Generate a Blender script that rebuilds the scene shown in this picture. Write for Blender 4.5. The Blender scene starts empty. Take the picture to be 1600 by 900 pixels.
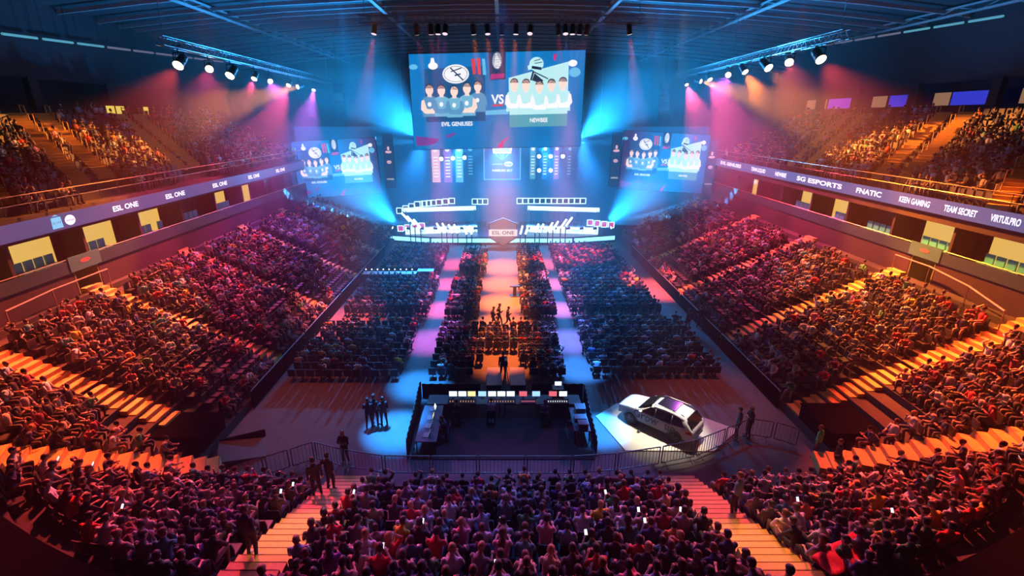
import bpy, bmesh, math, random
import numpy as np
from mathutils import Vector, Matrix, Euler
R = math.radians
random.seed(7); rng = np.random.default_rng(11)
scene = bpy.context.scene
COL = scene.collection

# ------------------------------------------------------------------ camera, world, exposure
PITCH, FPX, CXP, CYP, HC = R(19.5), 750.0, 784.0, 450.0, 15.0
cam = bpy.data.cameras.new('camera'); camo = bpy.data.objects.new('camera', cam); COL.objects.link(camo)
cam.sensor_width = 36.0; cam.lens = 36.0 * FPX / 1600.0; cam.shift_x = 0.01
cam.clip_start = 0.1; cam.clip_end = 400
camo.location = (0, 0, HC); camo.rotation_euler = (R(90) - PITCH, 0, 0)
scene.camera = camo
vs = scene.view_settings
vs.view_transform = 'Standard'; vs.look = 'None'; vs.exposure = 0.0; vs.gamma = 1.0; vs.use_curve_mapping = False
scene.cycles.use_denoising = True
scene.cycles.volume_bounces = 0
scene.cycles.max_bounces = 4; scene.cycles.diffuse_bounces = 2; scene.cycles.glossy_bounces = 2
scene.cycles.transmission_bounces = 3; scene.cycles.transparent_max_bounces = 4
scene.cycles.sample_clamp_indirect = 4.0; scene.cycles.sample_clamp_direct = 0.0
scene.cycles.caustics_reflective = False; scene.cycles.caustics_refractive = False

HAZE = 0.0009
w = bpy.data.worlds.new('hall_air'); scene.world = w; w.use_nodes = True
nt = w.node_tree; nt.nodes.clear()
o_ = nt.nodes.new('ShaderNodeOutputWorld'); b_ = nt.nodes.new('ShaderNodeBackground'); b_.inputs['Color'].default_value = (0, 0, 0, 1)
v_ = nt.nodes.new('ShaderNodeVolumeScatter'); v_.inputs['Color'].default_value = (0.9, 0.95, 1, 1); v_.inputs['Density'].default_value = HAZE
v_.inputs['Anisotropy'].default_value = 0.25
nt.links.new(b_.outputs[0], o_.inputs['Surface']); nt.links.new(v_.outputs[0], o_.inputs['Volume'])

def aim(o, target):
    d = Vector(target) - o.location
    o.rotation_euler = d.to_track_quat('-Z', 'Y').to_euler()
def spot(name, loc, target, color, power, angle, blend=0.5, radius=0.15):
    l = bpy.data.lights.new(name, 'SPOT'); l.energy = power; l.color = color; l.spot_size = R(angle); l.spot_blend = blend
    l.shadow_soft_size = radius
    o = bpy.data.objects.new(name, l); COL.objects.link(o); o.location = loc; aim(o, target); return o
def area(name, loc, target, color, power, sx, sy, spread=180):
    l = bpy.data.lights.new(name, 'AREA'); l.energy = power; l.color = color; l.shape = 'RECTANGLE'; l.size = sx; l.size_y = sy; l.spread = R(spread)
    o = bpy.data.objects.new(name, l); COL.objects.link(o); o.location = loc; aim(o, target); return o
KW = 1000.0
BLUE = (0.02, 0.28, 1.0); CYAN = (0.10, 0.55, 1.0); ORANGE = (1.0, 0.21, 0.02); PINK = (1.0, 0.06, 0.16); PURPLE = (0.60, 0.10, 0.75); RED = (1.0, 0.065, 0.03)

# ------------------------------------------------------------------ helpers
def ray(x, y):
    a = (x - CXP) / FPX; b = (CYP - y) / FPX
    return Vector((a, math.cos(PITCH) + b * math.sin(PITCH), b * math.cos(PITCH) - math.sin(PITCH)))
def at_y(x, y, Y):
    d = ray(x, y); t = Y / d.y; return Vector((d.x * t, Y, HC + d.z * t))
def at_x(x, y, X):
    d = ray(x, y); t = X / d.x; return Vector((X, d.y * t, HC + d.z * t))
def at_z(x, y, Z):
    d = ray(x, y); t = (Z - HC) / d.z; return Vector((d.x * t, d.y * t, Z))

MATS = {}
def mat(name, color=(.5, .5, .5), rough=.6, metal=0.0, emit=None, strength=1.0, noise=0.0, nscale=4.0, objcol=False, attr=None, light=True):
    if name in MATS: return MATS[name]
    m = bpy.data.materials.new(name); m.use_nodes = True; t = m.node_tree
    p = t.nodes['Principled BSDF']; p.inputs['Roughness'].default_value = rough; p.inputs['Metallic'].default_value = metal
    p.inputs['Base Color'].default_value = (*color, 1)
    src = None
    if objcol:
        src = t.nodes.new('ShaderNodeObjectInfo').outputs['Color']
    if attr:
        a = t.nodes.new('ShaderNodeAttribute'); a.attribute_name = attr; src = a.outputs['Color']
    if noise > 0:
        tc = t.nodes.new('ShaderNodeTexCoord'); n = t.nodes.new('ShaderNodeTexNoise'); n.inputs['Scale'].default_value = nscale; n.inputs['Detail'].default_value = 4
        t.links.new(tc.outputs['Object'], n.inputs['Vector'])
        mr = t.nodes.new('ShaderNodeMapRange'); mr.inputs['To Min'].default_value = 1 - noise; mr.inputs['To Max'].default_value = 1 + noise
        t.links.new(n.outputs['Fac'], mr.inputs['Value'])
        mx = t.nodes.new('ShaderNodeVectorMath'); mx.operation = 'SCALE'
        if src is not None: t.links.new(src, mx.inputs[0])
        else: mx.inputs[0].default_value = color
        t.links.new(mr.outputs[0], mx.inputs['Scale'])
        src = mx.outputs[0]
    if src is not None: t.links.new(src, p.inputs['Base Color'])
    if emit is not None:
        p.inputs['Emission Color'].default_value = (*emit, 1); p.inputs['Emission Strength'].default_value = strength
        if not light: m.cycles.emission_sampling = 'NONE'
    MATS[name] = m
    return m
def glow(name, color, strength=1.0, light=False):
    return mat(name, (0.02, 0.02, 0.02), .5, 0, color, strength, light=light)

class MB:
    def __init__(s): s.v = []; s.f = []; s.m = []
    def add(s, vs, fs, mi=0):
        b = len(s.v); s.v.extend([tuple(v) for v in vs]); s.f.extend([tuple(i + b for i in f) for f in fs]); s.m.extend([mi] * len(fs)); return s
    def box(s, c, d, rz=0.0, mi=0, rot=None):
        hx, hy, hz = d[0] / 2, d[1] / 2, d[2] / 2
        vs = [Vector((x, y, z)) for z in (-hz, hz) for y in (-hy, hy) for x in (-hx, hx)]
        M = rot if rot is not None else Matrix.Rotation(rz, 3, 'Z')
        c = Vector(c)
        return s.add([M @ v + c for v in vs], [(0, 2, 3, 1), (4, 5, 7, 6), (0, 1, 5, 4), (2, 6, 7, 3), (0, 4, 6, 2), (1, 3, 7, 5)], mi)
    def tube(s, p0, p1, r0, r1=None, n=8, mi=0, cap=True):
        p0, p1 = Vector(p0), Vector(p1); r1 = r0 if r1 is None else r1
        d = (p1 - p0); L = d.length
        if L < 1e-6: return s
        d /= L; a = d.orthogonal().normalized(); b = d.cross(a)
        vs = []
        for p, r in ((p0, r0), (p1, r1)):
            for k in range(n):
                t = 2 * math.pi * k / n; vs.append(p + a * (math.cos(t) * r) + b * (math.sin(t) * r))
        fs = [(k, (k + 1) % n, n + (k + 1) % n, n + k) for k in range(n)]
        if cap: fs += [tuple(range(n - 1, -1, -1)), tuple(range(n, 2 * n))]
        return s.add(vs, fs, mi)
    def path(s, pts, r, n=8, mi=0):
        for a, b in zip(pts[:-1], pts[1:]): s.tube(a, b, r, r, n, mi)
        return s
    def loft(s, rings, mi=0, cap=True):
        n = len(rings[0]); vs = [v for r in rings for v in r]; fs = []
        for j in range(len(rings) - 1):
            for k in range(n):
                fs.append((j * n + k, j * n + (k + 1) % n, (j + 1) * n + (k + 1) % n, (j + 1) * n + k))
        if cap: fs += [tuple(range(n - 1, -1, -1)), tuple(range((len(rings) - 1) * n, len(rings) * n))]
        return s.add(vs, fs, mi)
    def ball(s, c, r, nu=10, nv=6, mi=0, sc=(1, 1, 1), M=None):
        c = Vector(c); rings = []
        for j in range(1, nv):
            th = math.pi * j / nv; ring = []
            for k in range(nu):
                a = 2 * math.pi * k / nu
                v = Vector((math.sin(th) * math.cos(a) * r * sc[0], math.sin(th) * math.sin(a) * r * sc[1], -math.cos(th) * r * sc[2]))
                ring.append(c + (M @ v if M else v))
            rings.append(ring)
        return s.loft(rings, mi)
    def prism(s, poly, off, mi=0):
        off = Vector(off); a = [Vector(p) for p in poly]; n = len(a)
        vs = a + [p + off for p in a]
        return s.add(vs, [tuple(range(n - 1, -1, -1)), tuple(range(n, 2 * n))] + [(k, (k + 1) % n, n + (k + 1) % n, n + k) for k in range(n)], mi)
    def mesh(s, name, mats, smooth=False):
        me = bpy.data.meshes.new(name); me.from_pydata(s.v, [], s.f)
        for m in (mats if isinstance(mats, (list, tuple)) else [mats]): me.materials.append(m)
        if len(set(s.m)) > 1: me.polygons.foreach_set('material_index', s.m)
        if smooth: me.polygons.foreach_set('use_smooth', [True] * len(me.polygons))
        me.validate(); me.update(); return me
    def obj(s, name, mats, parent=None, smooth=False, loc=None):
        return link(name, s.mesh(name, mats, smooth), parent, loc)
def link(name, data, parent=None, loc=None):
    o = bpy.data.objects.new(name, data); COL.objects.link(o)
    if parent is not None: o.parent = parent
    if loc is not None: o.location = loc
    return o
def empty(name, loc=(0, 0, 0), rz=0.0):
    o = bpy.data.objects.new(name, None); COL.objects.link(o); o.location = loc; o.rotation_euler = (0, 0, rz); o.empty_display_size = .2; return o
def tag(o, label, cat, group=None, kind=None):
    o['label'] = label; o['category'] = cat
    if group: o['group'] = group
    if kind: o['kind'] = kind
    return o
def struct(o, label=None):
    o['kind'] = 'structure'
    if label: o['label'] = label; o['category'] = 'building'
    return o
def copy_tree(o):
    c = o.copy(); COL.objects.link(c)
    for ch in o.children:
        d = ch.copy(); COL.objects.link(d); d.parent = c
        for g in ch.children:
            e = g.copy(); COL.objects.link(e); e.parent = d
    return c
ORD = 'zeroth first second third fourth fifth sixth seventh eighth ninth tenth eleventh twelfth thirteenth fourteenth fifteenth sixteenth seventeenth eighteenth nineteenth twentieth'.split()
def ordinal(n):
    if n <= 20: return ORD[n]
    tens = {2: 'twenty', 3: 'thirty', 4: 'forty', 5: 'fifty'}
    if n % 10 == 0: return {30: 'thirtieth', 40: 'fortieth', 50: 'fiftieth'}[n]
    return tens[n // 10] + '-' + ORD[n % 10]
def text_mesh(body, size, bold=0.0, extrude=0.0, align='CENTER', shear=0.0, spacing=1.0):
    c = bpy.data.curves.new('t', 'FONT'); c.body = body; c.size = size; c.align_x = align; c.align_y = 'CENTER'; c.offset = bold; c.extrude = extrude; c.shear = shear
    c.space_character = spacing; c.resolution_u = 3
    o = bpy.data.objects.new('t', c); COL.objects.link(o)
    dg = bpy.context.evaluated_depsgraph_get(); dg.update()
    me = bpy.data.meshes.new_from_object(o.evaluated_get(dg)); bpy.data.objects.remove(o); bpy.data.curves.remove(c)
    return me
def text(name, body, size, M, m, parent=None, width=None, **k):
    me = text_mesh(body, size, **k); me.name = name
    xs = [v.co.x for v in me.vertices]
    if width and xs:
        f = width / (max(xs) - min(xs))
        for v in me.vertices: v.co.x *= f
    me.materials.clear(); me.materials.append(m); me.transform(M)
    return link(name, me, parent)
def frame(o, ux, uz):
    """Matrix whose x is ux, y is uz (up on the face), z the outward normal, at o."""
    ux, uz = Vector(ux).normalized(), Vector(uz).normalized(); n = ux.cross(uz)
    M = Matrix((ux, uz, n)).transposed().to_4x4(); M.translation = Vector(o); return M

# blue fill lights without fixtures, added for the glow on haze, roof and floor
area('stage_wash', (0, 63.2, 12.2), (0, 30, 4), (.02, .34, 1.0), 3 * KW, 22, 1.6, 150)
for i, x in enumerate((-14, -10, -6, -2, 2, 6, 10, 14)):
    spot('roof_wash', (x, 62.5, 12.8 if abs(x) < 12 else 2.0), (x * 1.9, 40, 25), (.015, .36, 1.0), 120 * KW, 50, 1.0, .3)
for x, tx in ((-10, -10), (-5, -8), (5, 8), (10, 10)):
    spot('crowd_backlight', (x, 64, 12.6), (tx, 36, 0), (.02, .30, 1.0), 70 * KW, 26, 1.0, .3)
spot('stage_front_light', (0, 64, 12.6), (0, 55.5, 0), (.02, .36, 1.0), 40 * KW, 80, 1.0, .3)

# ------------------------------------------------------------------ materials of the hall
m_floor = mat('floor_concrete', (.13, .105, .10), .75, noise=.25, nscale=1.2)
m_terrace = mat('terrace_concrete', (.035, .033, .038), .9, noise=.3, nscale=2)
m_black = mat('black_cloth', (.006, .006, .008), .95); m_black.node_tree.nodes['Principled BSDF'].inputs['Specular IOR Level'].default_value = 0  # matte black; also puts shade into the tunnel blocks and corner sheet
m_dark = mat('dark_wall', (.03, .022, .03), .9, noise=.2)
m_plum = mat('plum_wall', (.03, .012, .022), .85, noise=.2, nscale=2)
m_roof = mat('roof_sheet', (.018, .026, .035), .85, noise=.3, nscale=.4)
m_steel = mat('roof_steel', (.42, .46, .48), .45, .3)
m_blacksteel = mat('black_steel', (.03, .03, .035), .5, .4)
m_grey = mat('grey_metal', (.25, .25, .27), .4, .7)
m_step = mat('yellow_step', (.78, .48, .13), .7, noise=.2, nscale=6)
m_drape = mat('black_drape', (.025, .03, .035), .9, noise=.3, nscale=8)
m_white = mat('white_paint', (.75, .75, .75), .5)
m_cream = mat('cream_suite', (.8, .6, .25), .8)

# ------------------------------------------------------------------ bowl geometry
X0, HW, YN, RC = 0.75, 14.45, 16.0, 3.0
PIT, RISE, ZB = 0.8, 0.37, 0.5
SL = RISE / PIT
WL, WR = -24.5, 26.5            # side walls above the lower tier
YF = 61.0
def tz(k): return ZB + RISE * k
def row_path(off, na=14):
    cl, cr, cy, r = X0 - HW + RC, X0 + HW - RC, YN + RC, RC + off
    pts = [(X0 - HW - off, YF, 1, 0)]
    for j in range(na + 1):
        a = math.pi + math.pi / 2 * j / na; pts.append((cl + r * math.cos(a), cy + r * math.sin(a), -math.cos(a), -math.sin(a)))
    for j in range(na + 1):
        a = 1.5 * math.pi + math.pi / 2 * j / na; pts.append((cr + r * math.cos(a), cy + r * math.sin(a), -math.cos(a), -math.sin(a)))
    pts.append((X0 + HW + off, YF, -1, 0))
    return pts
def bowl_off(x, y):
    qx = abs(x - X0) - HW + RC; qy = (YN + RC) - y
    return math.hypot(max(qx, 0), max(qy, 0)) + min(max(qx, qy), 0) - RC
def back_y(x): x = abs(x - .5); return 4.8 + .40 * math.sqrt(x * x + 4) + .0025 * x * x          # the rear edge of the end stand
# floor, roof, walls
b = MB(); b.box((0, 35, -.15), (100, 110, .3)); struct(b.obj('floor', m_floor), 'bare concrete arena floor with lit aisles between seat blocks')
def roof_z(x): return 25.2 - .0016 * x * x
b = MB()
xs = [-46 + 4 * i for i in range(24)]
for i in range(len(xs) - 1):
    x0, x1 = xs[i], xs[i + 1]
    b.prism([(x0, -15, roof_z(x0)), (x0, 88, roof_z(x0)), (x1, 88, roof_z(x1)), (x1, -15, roof_z(x1))], (0, 0, .4))
struct(b.obj('ceiling', m_roof), 'dark arched arena roof with blue-lit steel')
b = MB(); b.box((0, 86, 12), (96, .4, 27)); struct(b.obj('wall_back', m_dark), 'dark end wall behind the stage')
b = MB(); b.box((0, -13, 12), (96, .4, 27)); struct(b.obj('wall_front', m_dark), 'dark end wall behind the audience')
for nm, x in (('wall_left', -45.5), ('wall_right', 45.5)):
    b = MB(); b.box((x, 36, 12), (.4, 100, 27)); struct(b.obj(nm, m_dark), 'dark outer side wall')
# roof steel: purlins across, girders along
k = 0
for Y in [20, 26, 32, 38, 43, 47, 49.5, 51.5, 53.5, 55.5, 57.5, 60, 62.5, 65, 68, 71, 74, 77.5, 81]:
    b = MB(); P_ = [Vector((x, Y, roof_z(x) - .35)) for x in range(-44, 45, 8)]
    for a, c in zip(P_[:-1], P_[1:]):
        d = (c - a); M = d.to_track_quat('X', 'Z').to_matrix(); b.box((a + c) / 2, (d.length + .02, .16, .30), rot=M)
    k += 1; struct(b.obj('trim_%d' % k, m_steel), 'thin steel purlin crossing the roof')
for x in (-37, -25, -10.9, -.45, 9.9, 22.2, 35):
    b = MB(); z = roof_z(x) - .75
    b.box((x, 36, z), (.34, 98, .12)); b.box((x, 36, z + .5), (.26, 98, .1))
    for j in range(0, 48): b.tube((x, -12 + 2 * j, z + (.5 if j % 2 else 0)), (x, -10 + 2 * j, z + (0 if j % 2 else .5)), .035, n=4)
    k += 1; struct(b.obj('trim_%d' % k, m_steel), 'long steel girder running along the roof')

# lower tier
def ring(b, k, k_far=True):
    o0, o1, z = k * PIT, (k + 1) * PIT, tz(k)
    A, B = row_path(o0), row_path(o1)
    if k > 13: A = A[1:-1]; B = B[1:-1]
    zb = tz(k - 1) if k else 0.0
    vs = []
    for a, c in zip(A, B): vs += [(a[0], a[1], zb), (a[0], a[1], z), (c[0], c[1], z)]
    fs = []
    for i in range(len(A) - 1):
        p, q = 3 * i, 3 * i + 3; fs += [(p, q, q + 1, p + 1), (p + 1, q + 1, q + 2, p + 2)]
    b.add(vs, fs)
b = MB()
for kk in range(0, 18): ring(b, kk)
struct(b.obj('floor_lower_tier', m_terrace), 'dark stepped concrete of the lower tier')
# rear parapet of the end stand
b = MB(); prev = None
for i in range(41):
    x = -21.5 + 44.5 * i / 40; y = back_y(x) - .35; o = max(bowl_off(x, y), 0); z = ZB + SL * o
    cur = (x, y, z)
    if prev: b.prism([(prev[0], prev[1], prev[2] - .3), (cur[0], cur[1], cur[2] - .3), (cur[0], cur[1], cur[2] + .55), (prev[0], prev[1], prev[2] + .55)], (0, -.12, 0))
    prev = cur
struct(b.obj('wall_parapet', m_black), 'low dark parapet curving behind the end stand')
b = MB(); P_ = []  # black sheet added to put the dark behind the parapet
for i in range(41):
    x = -24 + 49.5 * i / 40; y = back_y(x) - .45; n = Vector((.45 * (x - .5) / math.hypot(x - .5, 2), -1, 0)).normalized(); z = ZB + SL * max(bowl_off(x, y), 0) + .5
    P_.append((Vector((x, y, z)), Vector((x, y, z)) + n * 7))
for (a, a2), (c, c2) in zip(P_[:-1], P_[1:]): b.add([a, c, c2, a2], [(0, 1, 2, 3)])
struct(b.obj('floor_concourse', m_black), 'black covered concourse behind the end stand')

# side walls with suites, ribbon level and upper tier
PORTAL = {-1: (26.2, 27.9), 1: (28.1, 29.9)}
m_suite = glow('suite_light', (1.0, .60, .13), 0.75, light=True)
m_cyanseat = mat('teal_seat', (.05, .42, .48), .5)
m_portal = mat('portal_green', (.22, .26, .10), .8)
nwin = 0
for s, XW in ((-1, WL), (1, WR)):
    nm = 'left' if s < 0 else 'right'
    # plum wall below the suites (with the portal opening left out)
    b = MB(); y0, y1 = PORTAL[s]
    for a, c in ((17.0, y0), (y1, 61)): b.box((XW + s * .15, (a + c) / 2, 5.6), (.3, c - a, 2.6))
    b.box((XW + s * 1.6, 39, 6.85), (3.0, 44, .12))           # suite balcony slab
    struct(b.obj('wall_%s_lower' % nm, m_plum), 'plum coloured wall under the suites')
    b = MB(); b.box((XW + s * 2.0, 39, 9.15), (4.0, 44, .35)); b.box((XW + s * 1.8, 39, 8), (.25, 44, 2.4))
    struct(b.obj('wall_%s_suites' % nm, m_dark), 'dark back of the suite level')
    # suites: partitions and lit rooms
    Y = 18.6; i = 0
    while Y < 60:
        wd = 4.6
        b = MB(); b.box((XW + s * .95, Y, 8.0), (1.4, .18, 2.2)); struct(b.obj('partition_%s_%d' % (nm, i + 1), m_dark), 'dark partition between suites')
        lit = {-1: [(.2, 1.3), (1.5, 3.9)], 1: [(.3, 1.3), (1.4, 3.6)]}[s]
        if i in ((1, 2, 4, 5, 7) if s > 0 else (0, 1, 2, 3, 5, 6)):
            for a, c in lit:
                nwin += 1; b = MB(); b.box((XW + s * 1.64, Y + (a + c) / 2, 8.0), (.05, c - a, 2.1))
                struct(b.obj('window_%d' % nwin, m_suite), 'warmly lit suite window')
        Y += wd; i += 1
    # upper tier
    b = MB()
    for kk in range(13):
        xa, xb, z, zb = XW + s * (kk * .8 + .2), XW + s * (kk * .8 + 1.0), 10.2 + .42 * kk, 9.3 if kk == 0 else 10.2 + .42 * (kk - 1)
        b.add([(xa, 14, zb), (xa, 61, zb), (xa, 61, z), (xa, 14, z), (xb, 61, z), (xb, 14, z)], [(0, 1, 2, 3), (3, 2, 4, 5)])
    struct(b.obj('floor_upper_tier_%s' % nm, m_terrace), 'dark stepped concrete of the upper tier')
    xt = XW + s * 10.6
    b = MB(); b.box((xt + s * .15, 40, 15.35), (.3, 54, .5)); b.box((xt + s * .15, 40, 20.6), (.3, 54, 5.6))
    for Y in (14, 32, 38.9, 46.5, 54, 60, 66): b.box((xt + s * .1, Y, 16.6), (.5, 1.0 if Y != 38.9 else .8, 2.6))
    struct(b.obj('wall_%s_upper' % nm, m_dark), 'dark wall above the upper tier')
    b = MB(); b.box((xt + s * 2.6, 40, 16.6), (.2, 54, 2.8)); b.box((xt + s * 1.5, 40, 15.3), (2.4, 54, .2)); struct(b.obj('wall_%s_concourse' % nm, m_dark), 'back of the dim concourse')
    # portals
    y0, y1 = PORTAL[s]; b = MB()
    b.box((XW + s * 1.6, (y0 + y1) / 2, 5.6), (.1, y1 - y0, 2.4)); b.box((XW + s * .8, y0, 5.6), (1.6, .12, 2.4)); b.box((XW + s * .8, y1, 5.6), (1.6, .12, 2.4))
    b.box((XW + s * .8, (y0 + y1) / 2, 4.85), (1.7, y1 - y0, .1))
    struct(b.obj('door_%d' % (1 if s < 0 else 2), m_portal), 'olive green entrance portal at the top of the lower tier')
# purple and warm windows over the upper tiers
def win(X, pts, m, label):
    global nwin
    nwin += 1; b = MB(); ys = [p[0] for p in pts]; b.box((X, sum(ys) / 2, 16.55 if X > 0 else 15.5), (.06, abs(ys[1] - ys[0]), 1.05)); return struct(b.obj('window_%d' % nwin, m), label)
m_violet = glow('violet_window', (.40, .06, .95), .55); m_blueband = glow('blue_window', (.05, .06, .95), .6); m_warmw = glow('warm_window', (.55, .28, .16), .5)
m_yellow = glow('yellow_window', (1.0, .72, .12), .8)
XT = WR + 11.9
for a, c, m, lb in ((64.6, 60.8, m_warmw, 'dim'), (60.4, 55.2, m_violet, 'violet'), (53.3, 51.4, m_warmw, 'dim amber'), (51.0, 47.4, m_blueband, 'blue'), (45.8, 44.2, m_warmw, 'dim amber'), (44, 39.8, m_blueband, 'blue'), (38.2, 37.2, m_warmw, 'dim amber'), (37.0, 34.9, m_violet, 'violet')):
    win(XT, ((a,), (c,)), m, lb + ' lit concourse opening above the upper tier')
for a, c in ((45.3, 46.2), (46.4, 47.4), (50.0, 50.6)): 
    win(WL - 10.45, ((a,), (c,)), m_yellow, 'yellow lit window above the upper tier')

# ------------------------------------------------------------------ trusses and their lamps
def truss(name, a, c, size, label, group=None, m=None):
    a, c = Vector(a), Vector(c); d = (c - a); L = d.length; d /= L
    s = d.cross(Vector((0, 0, 1))); s = Vector((1, 0, 0)) if s.length < .1 else s.normalized(); u = s.cross(d); h = size / 2
    b = MB(); cr = [(-h, -h), (h, -h), (h, h), (-h, h)]
    for p, q in cr: b.tube(a + s * p + u * q, c + s * p + u * q, size * .07, n=6)
    n = max(2, int(L / size))
    for i in range(n):
        for j in range(4):
            p, q = cr[j], cr[(j + 1) % 4]; f0, f1 = L * i / n, L * (i + 1) / n
            b.tube(a + d * f0 + s * p[0] + u * p[1], a + d * f1 + s * q[0] + u * q[1], size * .045, n=4, cap=False)
    for t in (.02, .5, .98):
        p = a + d * L * t; zt = roof_z(p.x) - .3
        if name != 'lighting_tower': b.tube((p.x, p.y, p.z + h), (p.x, p.y, zt), .025, n=4)
    o = b.obj(name, m or m_grey); return tag(o, label, 'truss', group)
m_lampbody = mat('lamp_body', (.03, .03, .03), .5, .3)
def lens(col, st): return glow('lens_%.2f_%.2f_%.2f_%.1f' % (*col, st), col, st)
def lamp(loc, target, color, power, angle, label, lens_col=(1, .75, .55), lens_st=14, size=.36, group=None, name='spotlight', hang=True, blend=.6, stem=None):
    o = empty(name, loc); d = (Vector(target) - Vector(loc)).normalized(); M = d.to_track_quat('Z', 'Y').to_matrix()
    L = size * 1.5
    def ringz(z, r, n=14): return [M @ Vector((math.cos(2 * math.pi * k / n) * r, math.sin(2 * math.pi * k / n) * r, z)) for k in range(n)]
    b = MB(); b.loft([ringz(-L * .75, size * .30), ringz(-L * .6, size * .42), ringz(0, size * .44), ringz(L * .35, size * .52)]); b.obj('housing', m_lampbody, o)
    b = MB(); b.loft([ringz(L * .352, size * .48), ringz(L * .40, size * .40), ringz(L * .42, size * .2)]); b.obj('lens', lens(lens_col, lens_st), o)
    b = MB(); sd = M @ Vector((1, 0, 0)); sd = Vector((sd.x, sd.y, 0)).normalized() if abs(sd.z) < .9 else Vector((1, 0, 0)); q = 1 if hang else -1
    b.path([sd * size * .55, sd * size * .55 + Vector((0, 0, q * size * .9)), -sd * size * .55 + Vector((0, 0, q * size * .9)), -sd * size * .55], size * .05, 6)
    b.tube((0, 0, q * size * .9), (0, 0, q * (stem or size * 1.35)), size * .08, n=6); zt_ = q * (stem or size * 1.35); b.box((0, 0, zt_), (.6 if stem else size * .5, .06, .05)); b.box((0, 0, zt_), (.06, .6 if stem else size * .5, .05)); b.obj('yoke', m_lampbody, o)
    tag(o, label, 'light', group)
    if power: spot(name + '_light', Vector(loc) + d * (L * .45 + .05), target, color, power, angle, blend, size * .4)
    return o
TX = 20.0
truss('lighting_truss', (-TX, 31.2, 19.3), (-TX, 60.5, 19.0), .5, 'long dark lighting truss hanging over the left stand with a row of lamps')
truss('lighting_truss', (TX, 31.2, 19.6), (TX, 60.5, 19.5), .5, 'long dark lighting truss hanging over the right stand with a row of lamps')
#      y      z     target            colour  kW  angle  lens strength size
LL = [(32.8, 18.5, (-20, 12.5, 3), RED, 85, 44, 16, .62), (36.0, 18.5, (-8, 7.5, 4), PINK, 62, 33, 12, .5), (38.8, 18.4, (-23, 23, 4), ORANGE, 70, 42, 45, .62), (42.4, 18.4, (-22, 29, 4), PINK, 60, 42, 12, .45), (45.0, 18.3, (0, 9, 3), PURPLE, 24, 28, 12, .42),
      (49.0, 18.3, (-23, 36, 4), PINK, 45, 42, 12, .42), (51.4, 18.2, (-30.5, 35, 12.8), (1, .30, .03), 85, 24, 12, .42), (55.3, 18.2, (-21, 43, 3), PURPLE, 40, 44, 12, .38)]
RL = [(33.4, 18.9, (21, 13, 3), RED, 110, 46, 16, .62), (36.8, 19.0, (9, 7.5, 4), (1, .09, .08), 68, 33, 12, .55), (39.8, 19.0, (26, 22, 4), ORANGE, 110, 44, 45, .62), (43.4, 19.0, (25, 29, 4), ORANGE, 80, 42, 12, .5), (46.2, 18.9, (0, 9, 3), PURPLE, 24, 28, 12, .48),
      (50.4, 18.9, (24, 37, 4), PINK, 70, 44, 12, .45), (52.9, 18.8, (32.5, 38.5, 12.8), (1, .28, .03), 120, 25, 12, .42), (56.5, 18.8, (23, 44, 4), PINK, 60, 44, 12, .4)]
for s, tab in ((-1, LL), (1, RL)):
    for i, (y, z, tg, col, kw, an, st, sz) in enumerate(tab):
        lamp((s * TX, y, z - .25), tg, col, kw * KW, an, 'glowing spotlight, %s from the camera on the %s lighting truss' % (ordinal(i + 1), 'left' if s < 0 else 'right'), (1, .62 if st > 20 else .60, .36), st, sz, 'spotlights of the side trusses', stem=19.2 - z + .25)
# added wash lamps on an added truss, out of view
truss('lighting_truss', (-16, 27, 21.5), (16, 27, 21.5), .5, 'wide lighting truss crossing the hall above the mixing desk')
WASH = [((-8, 27, 20.8), (-5.3, 20.6, 0), BLUE, 260, 11), ((8, 27, 20.8), (4.95, 20.6, 0), BLUE, 220, 9), ((-5, 27, 20.8), (-4.9, 25, 0), BLUE, 160, 12), ((5, 27, 20.8), (4.9, 27, 0), (.04, .26, 1), 140, 12), ((9, 27, 20.8), (8.0, 20.5, 0), (1, .93, .78), 38, 15),
        ((-10, 27, 20.8), (-8, 13, 1), PURPLE, 2, 40), ((12, 27, 20.8), (8, 13, 1), PURPLE, 2, 40), ((0, 27, 20.8), (0, 14.5, 1), (.05, .2, 1), 10, 44), ((-15, 27, 20.8), (-11.0, 22.5, 0), (1, .14, .10), 7, 30), ((15, 27, 20.8), (12.0, 23.5, 0), (1, .12, .08), 8, 30),
        ((-6, 27, 20.8), (-6.4, 11, 2), (1, .42, .05), 26, 11), ((7, 27, 20.8), (7.6, 10.5, 2.5), (1, .42, .05), 26, 10)]
for i, (p, t, c, kw, an) in enumerate(WASH):
    lamp(p, t, c, kw * KW, an, 'wash lamp, %s along the wide truss above the mixing desk' % ordinal(i + 1), (.7, .8, 1), 1.5, .4, 'wash lamps over the mixing desk', stem=.5, blend=.9)
truss('lighting_truss', (-10, 38, 21.5), (10, 38, 21.5), .5, 'lighting truss crossing above the middle aisle')
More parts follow.
